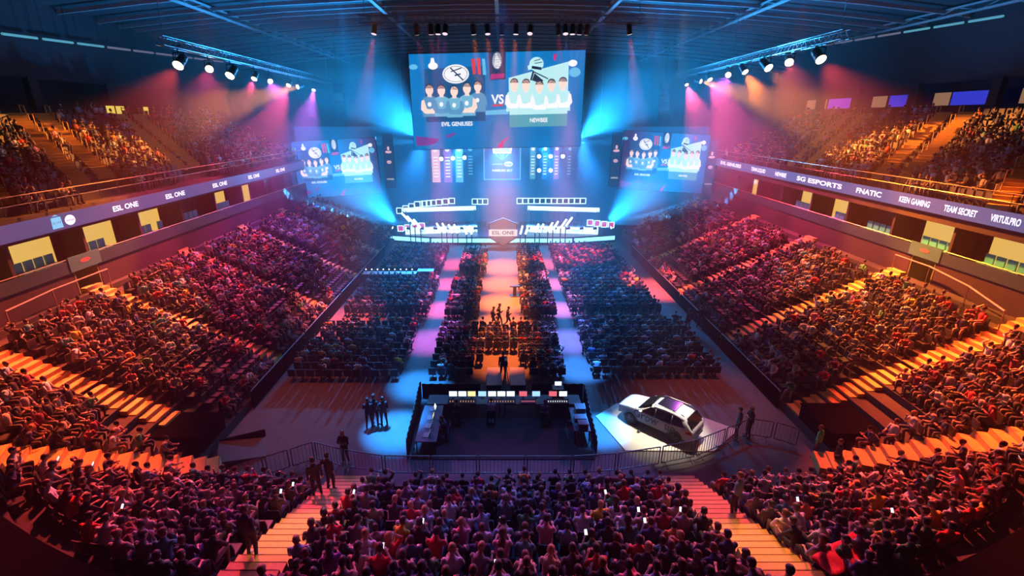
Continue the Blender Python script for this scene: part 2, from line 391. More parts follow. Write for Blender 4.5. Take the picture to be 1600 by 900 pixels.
FLOORW = [((0, 38, 20.8), (.15, 49.0, 0), (1.0, .16, .02), 420, 16), ((-2, 38, 20.8), (.15, 43.5, 0), (1.0, .17, .02), 330, 16), ((1, 38, 20.8), (.15, 38.5, 0), (1.0, .18, .02), 330, 16), ((-1, 38, 20.8), (.15, 34, 0), (1.0, .19, .02), 240, 15), ((-6, 38, 20.8), (-5.1, 50, 0), (1, .06, .20), 240, 12), ((-5, 38, 20.8), (-5.1, 43.5, 0), (1, .06, .20), 220, 12), ((-4.5, 38, 20.8), (-5.0, 37, 0), (.9, .08, .35), 170, 13), ((-4, 38, 20.8), (-5.0, 31, 0), (.6, .10, .7), 130, 13),
          ((6, 38, 20.8), (5.0, 50, 0), (.9, .10, .18), 220, 11), ((5.5, 38, 20.8), (4.9, 43.5, 0), (.8, .16, .4), 200, 12), ((5, 38, 20.8), (4.9, 37, 0), (.65, .2, .75), 170, 12), ((4.5, 38, 20.8), (4.9, 31, 0), (.2, .22, 1), 150, 13), ((9, 38, 20.8), (14.3, 42, 0), (1, .10, .10), 240, 20), ((-9, 38, 20.8), (-13.0, 34, 0), (1, .10, .08), 130, 24), ((4, 38, 20.8), (8, 51, 1), (1, .04, .12), 90, 22), ((2, 38, 20.8), (.2, 28.5, 0), (1.0, .18, .03), 130, 15)]
for i, (p, t, c, kw, an) in enumerate(FLOORW):
    lamp(p, t, c, kw * KW, an, 'wash lamp, %s along the truss above the middle aisle' % ordinal(i + 1), (.9, .7, .8), 1.2, .4, 'wash lamps over the floor', stem=.5, blend=1.0)

# ------------------------------------------------------------------ who sits where
AISLES = {-1: [19.6, 27.2, 35.7, 44.3, 53], 1: [21.7, 30.3, 39.6, 49, 57]}   # stairs of the side stands (y)
CORNER = {-1: ((-12.4, 17.3), (-20.5, 13.2)), 1: ((14.0, 17.6), (22.5, 14.8))}     # stairs of the corners
STAIR_X = {-1: -6.6, 1: 7.6}                                                     # stairs of the end stand

# ------------------------------------------------------------------ stairs and rails
UP_AISLES = {1: [((28.0, 36.3), (36.6, 42.1)), ((28.0, 34.0), (36.6, 40.0)), ((27.9, 47.3), (36.6, 53.7)), ((27.9, 44.9), (36.6, 50.9)), ((26.9, 26.0), (36, 32.6))],
             -1: [((-26.6, 30.8), (-34.4, 36.0)), ((-26.8, 33.2), (-34.4, 38.0)), ((-26.4, 40.6), (-34.4, 45.6)), ((-26.6, 42.6), (-34.4, 47.8)), ((-26, 25.0), (-34.4, 30.5))]}
nst = 0
m_nose = mat('step_nosing', (.20, .11, .04), .7)
def stair(name, a, c, w, zf, n):
    """n steps from a (low) to c (high); zf gives the height at a fraction"""
    b = MB(); a, c = Vector((*a, 0)), Vector((*c, 0)); d = (c - a); L = d.length; d /= L; s = Vector((-d.y, d.x, 0)); ang = math.atan2(d.y, d.x)
    for i in range(n):
        m = a + d * (L * (i + .5) / n); z = zf((i + 1) / n)
        b.box((m.x, m.y, z - .2), (L / n * 1.0, w, .40), ang)
        b.box((m.x - d.x * L / n * .47, m.y - d.y * L / n * .47, z + .003), (L / n * .05, w * .98, .008), ang, 1)
    global nst; nst += 1
    return struct(b.obj('stairs_%d' % nst, [m_step, m_nose]), 'yellow lit steps of a gangway')
NK = 14
for s in (-1, 1):
    for i, y in enumerate(AISLES[s]):
        if y > 55: continue
        x0 = X0 + s * (HW + .1); x1 = X0 + s * (HW + 11.1)
        stair('s', (x0, y), (x1, y), 1.15, lambda f: .3 + f * (tz(13) - .12) + .05, 28)
    (ax, ay), (cx, cy) = CORNER[s]
    o = bowl_off(cx, cy)
    stair('s', (ax, ay), (ax + (cx - ax) * .86, ay + (cy - ay) * .86), 1.2, lambda f: .2 + ZB + SL * max(bowl_off(ax + (cx - ax) * .86 * f, ay + (cy - ay) * .86 * f), 0), 16)
    x = STAIR_X[s]
    stair('s', (x, 17.0), (x, 9.0), 1.55, lambda f: max(.12 + .25 * f, ZB + SL * (YN - (17.0 - 8.0 * f)) + .1), 20)
    XW = WL if s < 0 else WR
    for a, c in UP_AISLES[s]:
        stair('s', a, c, 1.0, lambda f: 10.2 + .525 * (abs(a[0] + (c[0] - a[0]) * f - XW) - .2) + .05, 24)
# posts along the upper stairs
m_post = mat('post_yellow', (.62, .42, .14), .5)
place_y = {1: ['third pair from the stage, far side', 'second'], -1: []}
which = ['far stair of the nearer pair', 'near stair of the nearer pair', 'far stair of the farther pair', 'near stair of the farther pair', 'nearest stair']
whichL = ['near stair of the nearer pair', 'far stair of the nearer pair', 'near stair of the farther pair', 'far stair of the farther pair', 'nearest stair']
for s in (-1, 1):
    XW = WL if s < 0 else WR
    for j, (a, c) in enumerate(UP_AISLES[s]):
        for i in range(7):
            f = .06 + i * .14; x, y = a[0] + (c[0] - a[0]) * f, a[1] + (c[1] - a[1]) * f; z = 10.2 + .525 * (abs(x - XW) - .2)
            b = MB(); b.path([(x + .02, y + .6, z - .15), (x, y + .6, z + .92), (x + s * .45, y + .75, z + 1.02), (x + s * .45, y + .75, z + .1)], .035, 6)
            tag(b.obj('handrail', m_post), 'short hooped handrail, %s from the bottom, %s, %s upper tier' % (ordinal(i + 1), (which if s > 0 else whichL)[j], 'right' if s > 0 else 'left'), 'handrail', 'handrails of the upper tiers')
# long rails at the top of the lower tier, in front of the plum wall
m_rail = mat('rail_brass', (.45, .35, .22), .35, .6)
for s, pts in ((1, [(26.0, 30.6), (26.0, 27.9), (25.6, 24.8), (24.9, 22.0)]), (-1, [(-24.1, 28.0), (-24.1, 24.2), (-23.9, 21.4)])):
    b = MB(); P_ = []
    for x, y in pts: P_.append(Vector((x, y, ZB + SL * bowl_off(x, y) + 1.0)))
    b.path(P_, .05, 8)
    o = empty('long_handrail', P_[0])
    b2 = MB()
    for p in P_: b2.tube(p, p - Vector((0, 0, 1.35)), .03, n=6)
    for q, nm in ((b, 'rail'), (b2, 'post')):
        me = q.mesh(nm, m_rail); me.transform(Matrix.Translation(-P_[0])); link(nm, me, o)
    tag(o, 'long pale handrail along the top of the lower tier below the %s plum wall' % ('right' if s > 0 else 'left'), 'handrail')
# railing along the floor edge of the side stands
for s in (-1, 1):
    x = X0 + s * (HW - .12)
    for j, (y0, y1) in enumerate(((22.6, 30), (30.2, 38), (38.2, 46), (46.2, 54))):
        o = empty('side_barrier', (x, y0, 0)); L = y1 - y0
        b = MB(); b.box((0, L / 2, .5), (.06, L, 1.0)); b.obj('board', m_black, o)
        b = MB(); b.tube((0, 0, 1.08), (0, L, 1.08), .03); b.obj('top_rail', m_grey, o)
        for k in range(5):
            b = MB(); b.tube((0, L * k / 4 * .98 + .05, 0), (0, L * k / 4 * .98 + .05, 1.08), .03, n=6); b.obj('post', m_grey, o)
        tag(o, 'dark board barrier with top rail at foot of the %s stand, %s from the camera' % ('right' if s > 0 else 'left', ordinal(j + 1)), 'barrier', 'barriers at the foot of the side stands')

# ------------------------------------------------------------------ people
m_skin = mat('skin', objcol=True, rough=.55)
m_cloth = mat('cloth', objcol=True, rough=.85, noise=.15, nscale=9)
m_hair = mat('hair', objcol=True, rough=.6)
m_eye = mat('eye', (.02, .02, .02), .2); m_lip = mat('lip', (.35, .10, .09), .5)
SKEL = {}
def pose(kind, arms, lean=0.0, legs='sit', turn=0.0, nod=0.0):
    """joint positions of one figure facing +Y, feet on z = 0"""
    J = {}
    hz = .53 if legs == 'sit' else .92
    J['P'] = Vector((0, 0, hz)); u = Vector((0, math.sin(lean), math.cos(lean))); f = Vector((0, math.cos(lean), -math.sin(lean)))
    J['u'], J['f'] = u, f
    sh = J['P'] + u * .44
    J['neck'] = J['P'] + u * .53; J['turn'] = turn; J['nod'] = nod
    J['head'] = J['P'] + u * .60 + Vector((0, .02, 0)) + f * .02
    for s, n in ((-1, 'l'), (1, 'r')):
        S = sh + Vector((s * .185, 0, 0)); J['S' + n] = S
        a = arms[n]
        if legs == 'sit': z = 0
        E_, W_ = a
        J['E' + n] = S + Vector((s * E_[0], E_[1], E_[2])); J['W' + n] = J['E' + n] + Vector((s * W_[0], W_[1], W_[2]))
        H = J['P'] + Vector((s * .09, .03, -.02)); J['H' + n] = H
        if legs == 'sit':
            sp = .05 + .02 * (n == 'l'); J['K' + n] = H + Vector((s * sp, .40, .01)); J['A' + n] = Vector((s * (.10 + sp), .36, .08))
        elif legs == 'walk':
            q = .20 if n == 'l' else -.22
            J['K' + n] = H + Vector((s * .01, q * .55 + .06, -.40)); J['A' + n] = Vector((s * .10, q * 1.3 - (.10 if q < 0 else 0), .09 if q > 0 else .14))
        else:
            J['K' + n] = H + Vector((s * .03, .02, -.42)); J['A' + n] = Vector((s * .14, -.01, .08))
        J['T' + n] = J['A' + n] + Vector((s * .02, .15, -.045))
    return J
def head_rings(J, n):
    c = J['head']; rings = []
    up = Vector((0, math.sin(J['nod']), math.cos(J['nod']))); fw = Vector((0, math.cos(J['nod']), -math.sin(J['nod'])))
    M = Matrix.Rotation(J['turn'], 3, 'Z'); up, fw = M @ up, M @ fw; sd = fw.cross(up)
    J['hu'], J['hf'], J['hs'] = up, fw, sd
    for h, rx, ry, oy in ((-.04, .03, .035, .03), (-.015, .05, .06, .02), (.03, .066, .085, .012), (.08, .076, .098, 0), (.13, .078, .100, -.005), (.175, .070, .088, -.008), (.205, .048, .06, -.01), (.22, .015, .02, -.01)):
        p = c + up * h + fw * oy
        rings.append([p + sd * (math.cos(2 * math.pi * k / n) * rx) + fw * (math.sin(2 * math.pi * k / n) * ry) for k in range(n)])
    return rings
def torso_rings(J, n, fat=1.0):
    rings = []
    for t, rx, ry, of in ((-.12, .12, .09, .01), (-.06, .16, .125, .01), (.04, .165, .128, 0), (.15, .150, .113, 0), (.28, .168, .118, 0), (.38, .185, .115, -.005), (.45, .170, .095, -.01), (.50, .095, .075, 0), (.54, .058, .060, .012), (.60, .054, .058, .03)):
        p = J['P'] + J['u'] * t + J['f'] * of
        rings.append([p + Vector((math.cos(2 * math.pi * k / n) * rx * fat, 0, 0)) + J['f'] * (math.sin(2 * math.pi * k / n) * ry * fat) for k in range(n)])
    return rings
def bones(J):
    B = [(J['P'] - J['u'] * .1, J['P'] + J['u'] * .06, .13, 'hips'), (J['P'] + J['u'] * .06, J['P'] + J['u'] * .46, .14, 'torso'), (J['P'] + J['u'] * .52, J['head'] - J['hu'] * .03, .055, 'neck'), (J['head'], J['head'] + J['hu'] * .16, .085, 'head')]
    for n in 'lr':
        B += [(J['S' + n], J['E' + n], .055, 'arm'), (J['E' + n], J['W' + n], .042, 'fore'), (J['H' + n], J['K' + n], .08, 'leg'), (J['K' + n], J['A' + n], .06, 'leg'), (J['A' + n] + Vector((0, -.03, 0)), J['T' + n], .05, 'foot')]
    return B
def limbs(b, J, n, balls):
    for s in 'lr':
        for a, c, r0, r1 in (('S', 'E', .056, .044), ('E', 'W', .043, .028), ('H', 'K', .088, .062), ('K', 'A', .060, .038)):
            b.tube(J[a + s], J[c + s], r0, r1, n)
            if balls: b.ball(J[a + s], r0 * 1.02, 10, 7); b.ball(J[c + s], r1, 10, 7)
        d = (J['T' + s] - J['A' + s])
        b.loft([[J['A' + s] + Vector((x * .038, y, z)) for x, z in ((-1, -.075), (1, -.075), (1, .02), (-1, .02))] if False else [J['A' + s] + d * q + Vector((x * rx, 0, z)) for x, z in ((-1, -zb), (1, -zb), (.7, zt), (-.7, zt))] for q, y, rx, zb, zt in ((-.35, 0, .034, .07, .02), (.3, 0, .042, .058, .03), (1.05, 0, .042, .035, .012))])
def hand(b, J, s, mi=0):
    sg = -1 if s == 'l' else 1
    W = J['W' + s]; d = (W - J['E' + s]).normalized(); side = d.cross(Vector((0, 0, 1)))
    side = side.normalized() if side.length > .2 else Vector((1, 0, 0))
    nr = side.cross(d).normalized(); C = W + d * .045
    b.ball(C, .05, 8, 6, mi, (1, 1, 1), Matrix((side * .8, d * 1.0, nr * .36)).transposed())
    for i, L in enumerate((.062, .072, .068, .052)):
        o = C + d * .035 + side * (.027 - .018 * i); m1 = o + d * L * .55 - nr * .012; m2 = m1 + d * L * .35 - nr * .030
        b.tube(o, m1, .0095, .0088, 6, mi); b.tube(m1, m2, .0088, .0065, 6, mi)
    o = C - d * .01 + side * .032 * -sg * -1; m1 = o + side * .028 + d * .025 - nr * .012; m2 = m1 + d * .03 - nr * .015
    b.tube(o, m1, .012, .010, 6, mi); b.tube(m1, m2, .010, .007, 6, mi)
def seg_dist(p, a, c):
    ab = c - a; t = max(0, min(1, (p - a).dot(ab) / max(ab.length_squared, 1e-9))); return (p - a - ab * t).length
def figure(nm, J, sleeve='short', fat=1.0):
    """a continuous body and its clothes: returns the meshes of one pose"""
    b = MB(); hr = head_rings(J, 14); b.loft(torso_rings(J, 16, fat)); b.loft(hr); limbs(b, J, 10, True)
    c, up, fw, sd = J['head'], J['hu'], J['hf'], J['hs']
    b.tube(c + up * .10 + fw * .08, c + up * .06 + fw * .118, .012, .018, 6)      # nose
    for s in (-1, 1): b.ball(c + up * .075 + sd * s * .078 - fw * .01, .026, 7, 5, 0, (.45, .8, 1.2))
    me = b.mesh('raw', m_skin); o = link('raw', me); md = o.modifiers.new('r', 'REMESH'); md.mode = 'VOXEL'; md.voxel_size = .017
    dg = bpy.context.evaluated_depsgraph_get(); dg.update(); src = bpy.data.meshes.new_from_object(o.evaluated_get(dg)); bpy.data.objects.remove(o)
    bm = bmesh.new(); bm.from_mesh(src)
    for _ in range(3): bmesh.ops.smooth_vert(bm, verts=bm.verts, factor=.5, use_axis_x=True, use_axis_y=True, use_axis_z=True)
    bm.normal_update(); B = bones(J)
    reg = []
    for f in bm.faces:
        p = f.calc_center_median(); reg.append(min(B, key=lambda q: seg_dist(p, q[0], q[1]) - q[2])[3])
    vv = [v.co.copy() for v in bm.verts]; nn = [v.normal.copy() for v in bm.verts]; ff = [[v.index for v in f.verts] for f in bm.faces]
    cc = [f.calc_center_median() for f in bm.faces]; bm.free()
    def shell(keep, off, m, name, mb=None):
        idx = {}; q = mb or MB(); vs = []; fs = []
        for i, f in enumerate(ff):
            if keep(i):
                r = []
                for j in f:
                    if j not in idx: idx[j] = len(vs); vs.append(vv[j] + nn[j] * off)
                    r.append(idx[j])
                fs.append(r)
        q.add(vs, fs); return q.mesh(nm + '_' + name, m, True)
    out = {}
    fore_ok = {'long': ('torso', 'arm', 'fore'), 'short': ('torso', 'arm')}[sleeve]
    wr = [J['Wl'], J['Wr']]
    out['shirt'] = shell(lambda i: (reg[i] in fore_ok or (reg[i] == 'hips' and (cc[i] - J['P']).dot(J['u']) > -.02)) and min((cc[i] - q).length for q in wr) > .035 and not (reg[i] == 'arm' and sleeve == 'short' and False), .012, m_cloth, 'shirt')
    out['trousers'] = shell(lambda i: reg[i] in ('hips', 'leg'), .008, m_cloth, 'trousers')
    for s in (-1, 1): out['shoe%d' % s] = shell(lambda i: reg[i] == 'foot' and cc[i].x * s > 0, .009, m_cloth, 'shoe')
    def hairy(i, low, back):
        q = cc[i] - c; h, y = q.dot(up), q.dot(fw)
        if reg[i] in ('head', 'neck') and h > -.02:
            return h > .155 or (h > .135 and y < .085) or (h > low and y < -.015)
        return back and reg[i] in ('neck', 'torso') and h > -.19 and y < .0 and abs(q.dot(sd)) < .085
    out['hair'] = shell(lambda i: hairy(i, .045, False), .014, m_hair, 'hair')
    out['long_hair'] = shell(lambda i: hairy(i, .0, True), .022, m_hair, 'long_hair')
    q = MB(); q.add(vv, ff)
    for s in 'lr': hand(q, J, s)
    for s in (-1, 1): q.ball(c + up * .108 + fw * .088 + sd * s * .033, .012, 7, 5, 1)
    q.ball(c + up * .022 + fw * .086, .02, 8, 5, 2, (1.1, .5, .4))
    out['body'] = q.mesh(nm + '_body', [m_skin, m_eye, m_lip], True)
    return out
LAP = ((.05, .10, -.26), (-.10, .22, -.04)); KNEE = ((.04, .16, -.24), (-.06, .20, .02)); CROSS = ((.06, .09, -.25), (-.24, .10, .05))
PHONE = ((.05, .12, -.24), (-.14, .18, .12)); CHIN = ((.02, .17, -.17), (-.10, .05, .22)); RAISE = ((.13, .08, .22), (-.15, -.06, .15)); DOWN = ((.05, -.02, -.29), (.01, .05, -.24)); HIP = ((.14, -.06, -.24), (-.12, .14, -.10))
SEATED = [('lap', dict(l=LAP, r=LAP), -.10, 'short', .15, 0), ('lean', dict(l=KNEE, r=KNEE), .42, 'short', -.1, .1), ('cross', dict(l=CROSS, r=CROSS), .0, 'long', .25, 0),
          ('phone', dict(l=PHONE, r=PHONE), .12, 'short', 0, .35), ('chin', dict(l=CROSS, r=CHIN), .22, 'long', -.25, .05), ('reach', dict(l=LAP, r=RAISE), .02, 'short', -.3, 0)]
STANDING = [('stand', dict(l=DOWN, r=DOWN), .0, 'long', 'stand', .2, .05), ('walk', dict(l=((.05, -.12, -.26), (.0, .10, -.22)), r=PHONE), .06, 'long', 'walk', 0, .1), ('arms', dict(l=CROSS, r=CROSS), .0, 'short', 'stand', -.2, .05), ('hip', dict(l=HIP, r=DOWN), -.03, 'short', 'stand', .1, 0)]
PR = {}
for nm, arms, lean, sl, turn, nod in SEATED: PR[nm] = (pose(nm, arms, lean, 'sit', turn, nod), sl)
for nm, arms, lean, sl, leg, turn, nod in STANDING: PR[nm] = (pose(nm, arms, lean, leg, turn, nod), sl)
PM = {nm: figure(nm, J, sl) for nm, (J, sl) in PR.items()}
SHIRTS = [('black', (.025, .025, .03)), ('navy', (.03, .045, .12)), ('charcoal', (.07, .07, .08)), ('grey', (.24, .24, .25)), ('white', (.68, .66, .66)), ('light-blue', (.30, .42, .55)), ('red', (.62, .03, .03)),
          ('maroon', (.22, .03, .05)), ('teal', (.05, .26, .28)), ('pink', (.70, .30, .36)), ('beige', (.45, .36, .26)), ('yellow', (.75, .55, .04)), ('purple', (.22, .08, .32)), ('green', (.06, .25, .10)), ('orange', (.7, .25, .05))]
SW = np.array([.20, .12, .12, .12, .10, .07, .05, .05, .03, .03, .05, .008, .02, .02, .012]); SW /= SW.sum()
HAIRS = [('dark', (.02, .015, .012)), ('brown', (.10, .05, .025)), ('fair', (.38, .24, .09)), ('black', (.012, .012, .014))]
SKINS = [(.62, .40, .30), (.70, .48, .37), (.50, .32, .23), (.36, .21, .14)]
TROUS = [(.03, .035, .06), (.02, .02, .022), (.06, .08, .16), (.12, .10, .08), (.20, .17, .13)]
PEOPLE = []
def person(p, loc, rz, label, group=None, shirt=None, hair=None, long=False, scale=1.0, trous=None):
    m = PM[p]; o = bpy.data.objects.new('person', m['body']); COL.objects.link(o); o.location = loc; o.rotation_euler = (0, 0, rz); o.scale = (scale,) * 3
    o.color = (*random.choice(SKINS), 1); tag(o, label, 'person', group)
    sc_ = random.choice([(.03, .03, .03), (.5, .5, .5), (.02, .02, .02)])
    for k, nm, c in (('shirt', 'shirt', shirt), ('trousers', 'trousers', trous or random.choice(TROUS)), ('shoe-1', 'shoe', sc_), ('shoe1', 'shoe', sc_), ('long_hair' if long else 'hair', 'hair', hair)):
        if c is None: continue
        d = bpy.data.objects.new(nm, m[k]); COL.objects.link(d); d.parent = o; d.color = (*c, 1)
    PEOPLE.append(o); return o

# ------------------------------------------------------------------ seats
m_seat = mat('seat_plastic', (.022, .024, .03), .55)
b = MB(); b.box((0, .0, .42), (.45, .42, .05)); b.box((0, -.02, .2), (.06, .10, .4)); b.box((0, .03, .02), (.30, .34, .04)); seat_me = b.mesh('stadium_seat', m_seat)
b = MB(); b.loft([[Vector((x, -.215 - .012 * abs(x) * 0 + dy - .10 * (z - .42), z)) for x, dy in ((-w_, .02), (0, 0), (w_, .02), (w_, .055), (0, .035), (-w_, .055))] for z, w_ in ((.43, .21), (.60, .225), (.80, .215), (.86, .17))]); back_me = b.mesh('backrest', m_seat)
def seat(loc, rz, label, group):
    o = bpy.data.objects.new('stadium_seat', seat_me); COL.objects.link(o); o.location = loc; o.rotation_euler = (0, 0, rz); tag(o, label, 'seat', group)
    d = bpy.data.objects.new('backrest', back_me); COL.objects.link(d); d.parent = o; return o

# who sits where
TUNNEL = {-1: (-17.2, -13.72, 18.3, 20.2), 1: (15.22, 18.8, 18.6, 21.0)}      # the dark ways out in the corners: x0, x1, y0, y1
def line_d(x, y, a, c):
    dx, dy = c[0] - a[0], c[1] - a[1]; L = math.hypot(dx, dy); t = ((x - a[0]) * dx + (y - a[1]) * dy) / L
    return abs((x - a[0]) * dy - (y - a[1]) * dx) / L, t / L
def block_of(x, y):
    """name of the seat block at this point of the lower tier, None for stairs and gaps"""
    s = -1 if x < .5 else 1
    tx0, tx1, ty0, ty1 = TUNNEL[s]
    if tx0 - .7 < x < tx1 + .7 and ty0 - .7 < y < ty1 + .7: return None
    if y > 18.0 and abs(x - X0) > HW - .5:
        for i, a in enumerate(AISLES[s]):
            if abs(y - a) < .85: return None
        if y > AISLES[s][0]: return 'side'
    if y > 59: return None
    d, t = line_d(x, y, *CORNER[s])
    if t > -.1 and d < .8: return None
    for q in (-1, 1):
        if abs(x - STAIR_X[q]) < .95 and y < 19: return None
    if STAIR_X[-1] < x < STAIR_X[1]: return 'centre'
    if y < 19.2 or abs(x - X0) >= HW - .5: return 'left corner' if s < 0 else 'right corner'
    return None
def in_frame(x, y, z):
    zc = y * math.cos(PITCH) - (z - HC) * math.sin(PITCH); u = y * math.sin(PITCH) + (z - HC) * math.cos(PITCH)
    px = CXP + FPX * x / zc; py = CYP - FPX * u / zc
    return -25 < px < 1625 and -25 < py < 925, px, py, zc
SPOTS = []          # (depth, x, y, z, facing, row, block, taken)
for kk in range(0, 14):
    off = kk * PIT + .56; path = row_path(off, 60); z = tz(kk)
    carry = 0.0; step = .61
    for a, c in zip(path[:-1], path[1:]):
        L = math.hypot(c[0] - a[0], c[1] - a[1]); t = carry
        while t < L:
            q = t / L; x, y = a[0] + (c[0] - a[0]) * q, a[1] + (c[1] - a[1]) * q; nx, ny = a[2] + (c[2] - a[2]) * q, a[3] + (c[3] - a[3]) * q
            t += step
            if y < back_y(x) + .3: continue
            ok, px, py, zc = in_frame(x, y, z + 1)
            if not ok: continue
            bl = block_of(x, y)
            if bl is None: continue
            if kk > 11 and y > 19: continue
            p = .90
            if bl == 'side':
                p = .86
                if kk < 4: p = .45 if y > 25 else .55
                if y > 40 and kk < 6: p *= .8
                if x < 0 and 36 < y < 46 and kk < 3: p = .12
            SPOTS.append((zc, x, y, z, math.atan2(-nx, ny), kk, bl, random.random() < p, px, py))
        carry = t - L
SPOTS.sort(key=lambda q: q[0])

# nearest seats: people and seats as things of their own; the rest: one crowd, one mass of seats
special_count = 42
near = [q for q in SPOTS if q[6] != 'side'][:]
N_PEOPLE = 300 - special_count
taken = [q for q in near if q[7]]
solo = set(id(q) for q in taken[:N_PEOPLE]); far_zc = taken[min(N_PEOPLE, len(taken)) - 1][0]
solo_seats = set(id(q) for q in near[:300])
rows = {}
for q in near:
    if id(q) in solo_seats or id(q) in solo: rows.setdefault((q[5], q[6]), []).append(q)
garm = {'lap': 'T-shirt', 'lean': 'T-shirt', 'cross': 'jumper', 'phone': 'T-shirt', 'chin': 'jumper', 'reach': 'T-shirt'}
doing = {'lap': 'hands on lap', 'lean': 'leaning forward', 'cross': 'arms crossed', 'phone': 'hands held up', 'chin': 'hand at chin', 'reach': 'one arm raised'}
pose_names = [s[0] for s in SEATED]; pw = np.array([.27, .24, .16, .17, .10, .06])
CROWD = []          # (x, y, z, rz, pose, scale)
for (kk, bl), qs in sorted(rows.items()):
    qs.sort(key=lambda q: (q[1], q[2]))
    for i, q in enumerate(qs):
        zc, x, y, z, rz = q[:5]
        if id(q) in solo_seats:
            seat((x, y, z), rz, 'black folding seat in the %s row of the %s block' % (ordinal(kk + 1), bl), 'seats of the %s row, %s block' % (ordinal(kk + 1), bl))
        if id(q) in solo:
            pz = pose_names[rng.choice(6, p=pw)]; si = rng.choice(len(SHIRTS), p=SW); hi = rng.choice(4, p=[.4, .3, .12, .18]); lg = rng.random() < .13
            lab = 'person in %s %s, %s, %s row of %s block, %s from left' % (SHIRTS[si][0], garm[pz], doing[pz], ordinal(kk + 1), bl, ordinal(i + 1))
            person(pz, (x, y, z), rz + rng.normal(0, .18), lab, 'seated audience of the end stand', SHIRTS[si][1], HAIRS[hi][1], lg, 1.08 + rng.normal(0, .02))
for q in SPOTS:
    if q[7] and id(q) not in solo:
        zc, x, y, z, rz = q[:5]
        turn = 0.0
        if q[6] == 'side': turn = (rng.random() * .7) * (1 if x > 0 else -1)
        CROWD.append((x, y, z, rz + turn + rng.normal(0, .2), rng.integers(0, 6), 1.0 + rng.normal(0, .04), 0))
SEATMASS = [(q[1], q[2], q[3], q[4]) for q in SPOTS if id(q) not in solo_seats]
# upper tier
for s, XW in ((-1, WL), (1, WR)):
    for kk in range(12):
        x = XW + s * (kk * .8 + .8); z = 10.2 + .42 * kk; y = 18.0
        while y < 60:
            y += .58
            ok, px, py, zc = in_frame(x, y, z + 1)
            if not ok: continue
            if any(line_d(x, y, *a)[0] < .8 for a in UP_AISLES[s]): continue
            SEATMASS.append((x, y, z, R(90) * s))
            dens = .55 if kk < 9 else .3
            if s > 0 and 30 < y < 46 and kk < 8: dens = .75
            if rng.random() < dens: CROWD.append((x, y, z, R(90) * s + rng.normal(0, .25) + s * -.3 * rng.random() * -1, rng.integers(0, 6), 1.0, 2))
# seat blocks on the floor
FLOOR_BLOCKS = [(-12.6, -5.9, 25.6, 33.2, .62), (-12.3, -5.9, 35.6, 43.2, .85), (-12.0, -5.9, 46.4, 55.0, .9), (-4.3, -1.6, 35.2, 42.6, .95), (-4.1, -1.6, 46.8, 53.6, .95), (1.9, 4.3, 35.2, 55, .93),
                (-4.2, 4.2, 25.8, 32.3, .85), (5.8, 12.6, 35.8, 55.5, .9), (5.8, 13.3, 26.0, 33.4, .7)]
for x0, x1, y0, y1, dn in FLOOR_BLOCKS:
    y = y0
    while y <= y1:
        x = x0
        while x <= x1:
            if not (abs(x - .1) < 1.75 and y < 27.6) and not (abs(x - .1) < 1.0 and y < 29):
                SEATMASS.append((x, y, 0, 0.0))
                if rng.random() < dn * (.75 if y < 27 else 1): CROWD.append((x, y, 0, rng.normal(0, .25), rng.integers(0, 6), 1.0, 1))
            x += .56
        y += .92

# the crowd as one mesh of light figures with their own clothes
m_crowd = mat('crowd_cloth', attr='tone', rough=.8)
LOW = []
for nm, arms, lean, sl, turn, nod in SEATED:
    J = PR[nm][0]; parts = []
    def grab(fn, reg):
        b = MB(); fn(b); parts.append((np.array([tuple(v) for v in b.v]), b.f, reg))
    tr = torso_rings(J, 8)
    grab(lambda b: b.loft([tr[i] for i in (0, 2, 3, 4, 5, 6, 7)]), 0)
    hr = head_rings(J, 8)
    grab(lambda b: b.loft([hr[i] for i in (0, 2, 3, 4, 6)]), 1)
    c, up, fw = J['head'], J['hu'], J['hf']
    grab(lambda b: b.loft([[c + (p - c) * 1.10 - fw * (.022 if i < 3 else .01) + up * .005 for p in hr[i]] for i in (3, 4, 5, 7)]), 2)
    grab(lambda b: [b.tube(J['S' + s], J['E' + s], .062, .05, 6) for s in 'lr'] , 0)
    grab(lambda b: [b.tube(J['E' + s], J['W' + s], .045, .034, 5) for s in 'lr'], 0 if sl == 'long' else 1)
    grab(lambda b: [b.ball(J['W' + s] + (J['W' + s] - J['E' + s]).normalized() * .06, .05, 5, 3) for s in 'lr'], 1)
    grab(lambda b: [(b.tube(J['H' + s], J['K' + s], .09, .066, 6), b.tube(J['K' + s], J['A' + s], .062, .045, 5)) for s in 'lr'], 3)
    grab(lambda b: [b.tube(J['A' + s] + Vector((0, -.04, -.03)), J['T' + s], .045, .035, 4) for s in 'lr'], 4)
    LOW.append(parts)
V, F, C, base = [], [], [], 0
shirt_c = np.array([c for _, c in SHIRTS]); hair_c = np.array([c for _, c in HAIRS]); skin_c = np.array(SKINS); tr_c = np.array(TROUS)
for x, y, z, rz, p, sc, zone in CROWD:
    ca, sa = math.cos(rz), math.sin(rz); RM = np.array([[ca, -sa, 0], [sa, ca, 0], [0, 0, 1]]) * sc
    cols = [shirt_c[rng.choice(len(SHIRTS), p=SW)], skin_c[rng.integers(0, 4)], hair_c[rng.choice(4, p=[.4, .3, .12, .18])], tr_c[rng.integers(0, 5)], np.array((.05, .05, .05))]
    for v, f, reg in LOW[p]:
        V.append(v @ RM.T + np.array((x, y, z))); F.extend([tuple(i + base for i in q) for q in f]); C.append(np.tile(np.append(cols[reg], 1.0), (len(v), 1))); base += len(v)
V = np.concatenate(V); C = np.concatenate(C)
me = bpy.data.meshes.new('crowd'); me.from_pydata(V.tolist(), [], F); at_ = me.attributes.new('tone', 'FLOAT_COLOR', 'POINT'); at_.data.foreach_set('color', C.astype(np.float32).ravel())
me.polygons.foreach_set('use_smooth', [True] * len(me.polygons)); me.materials.append(m_crowd); me.update()
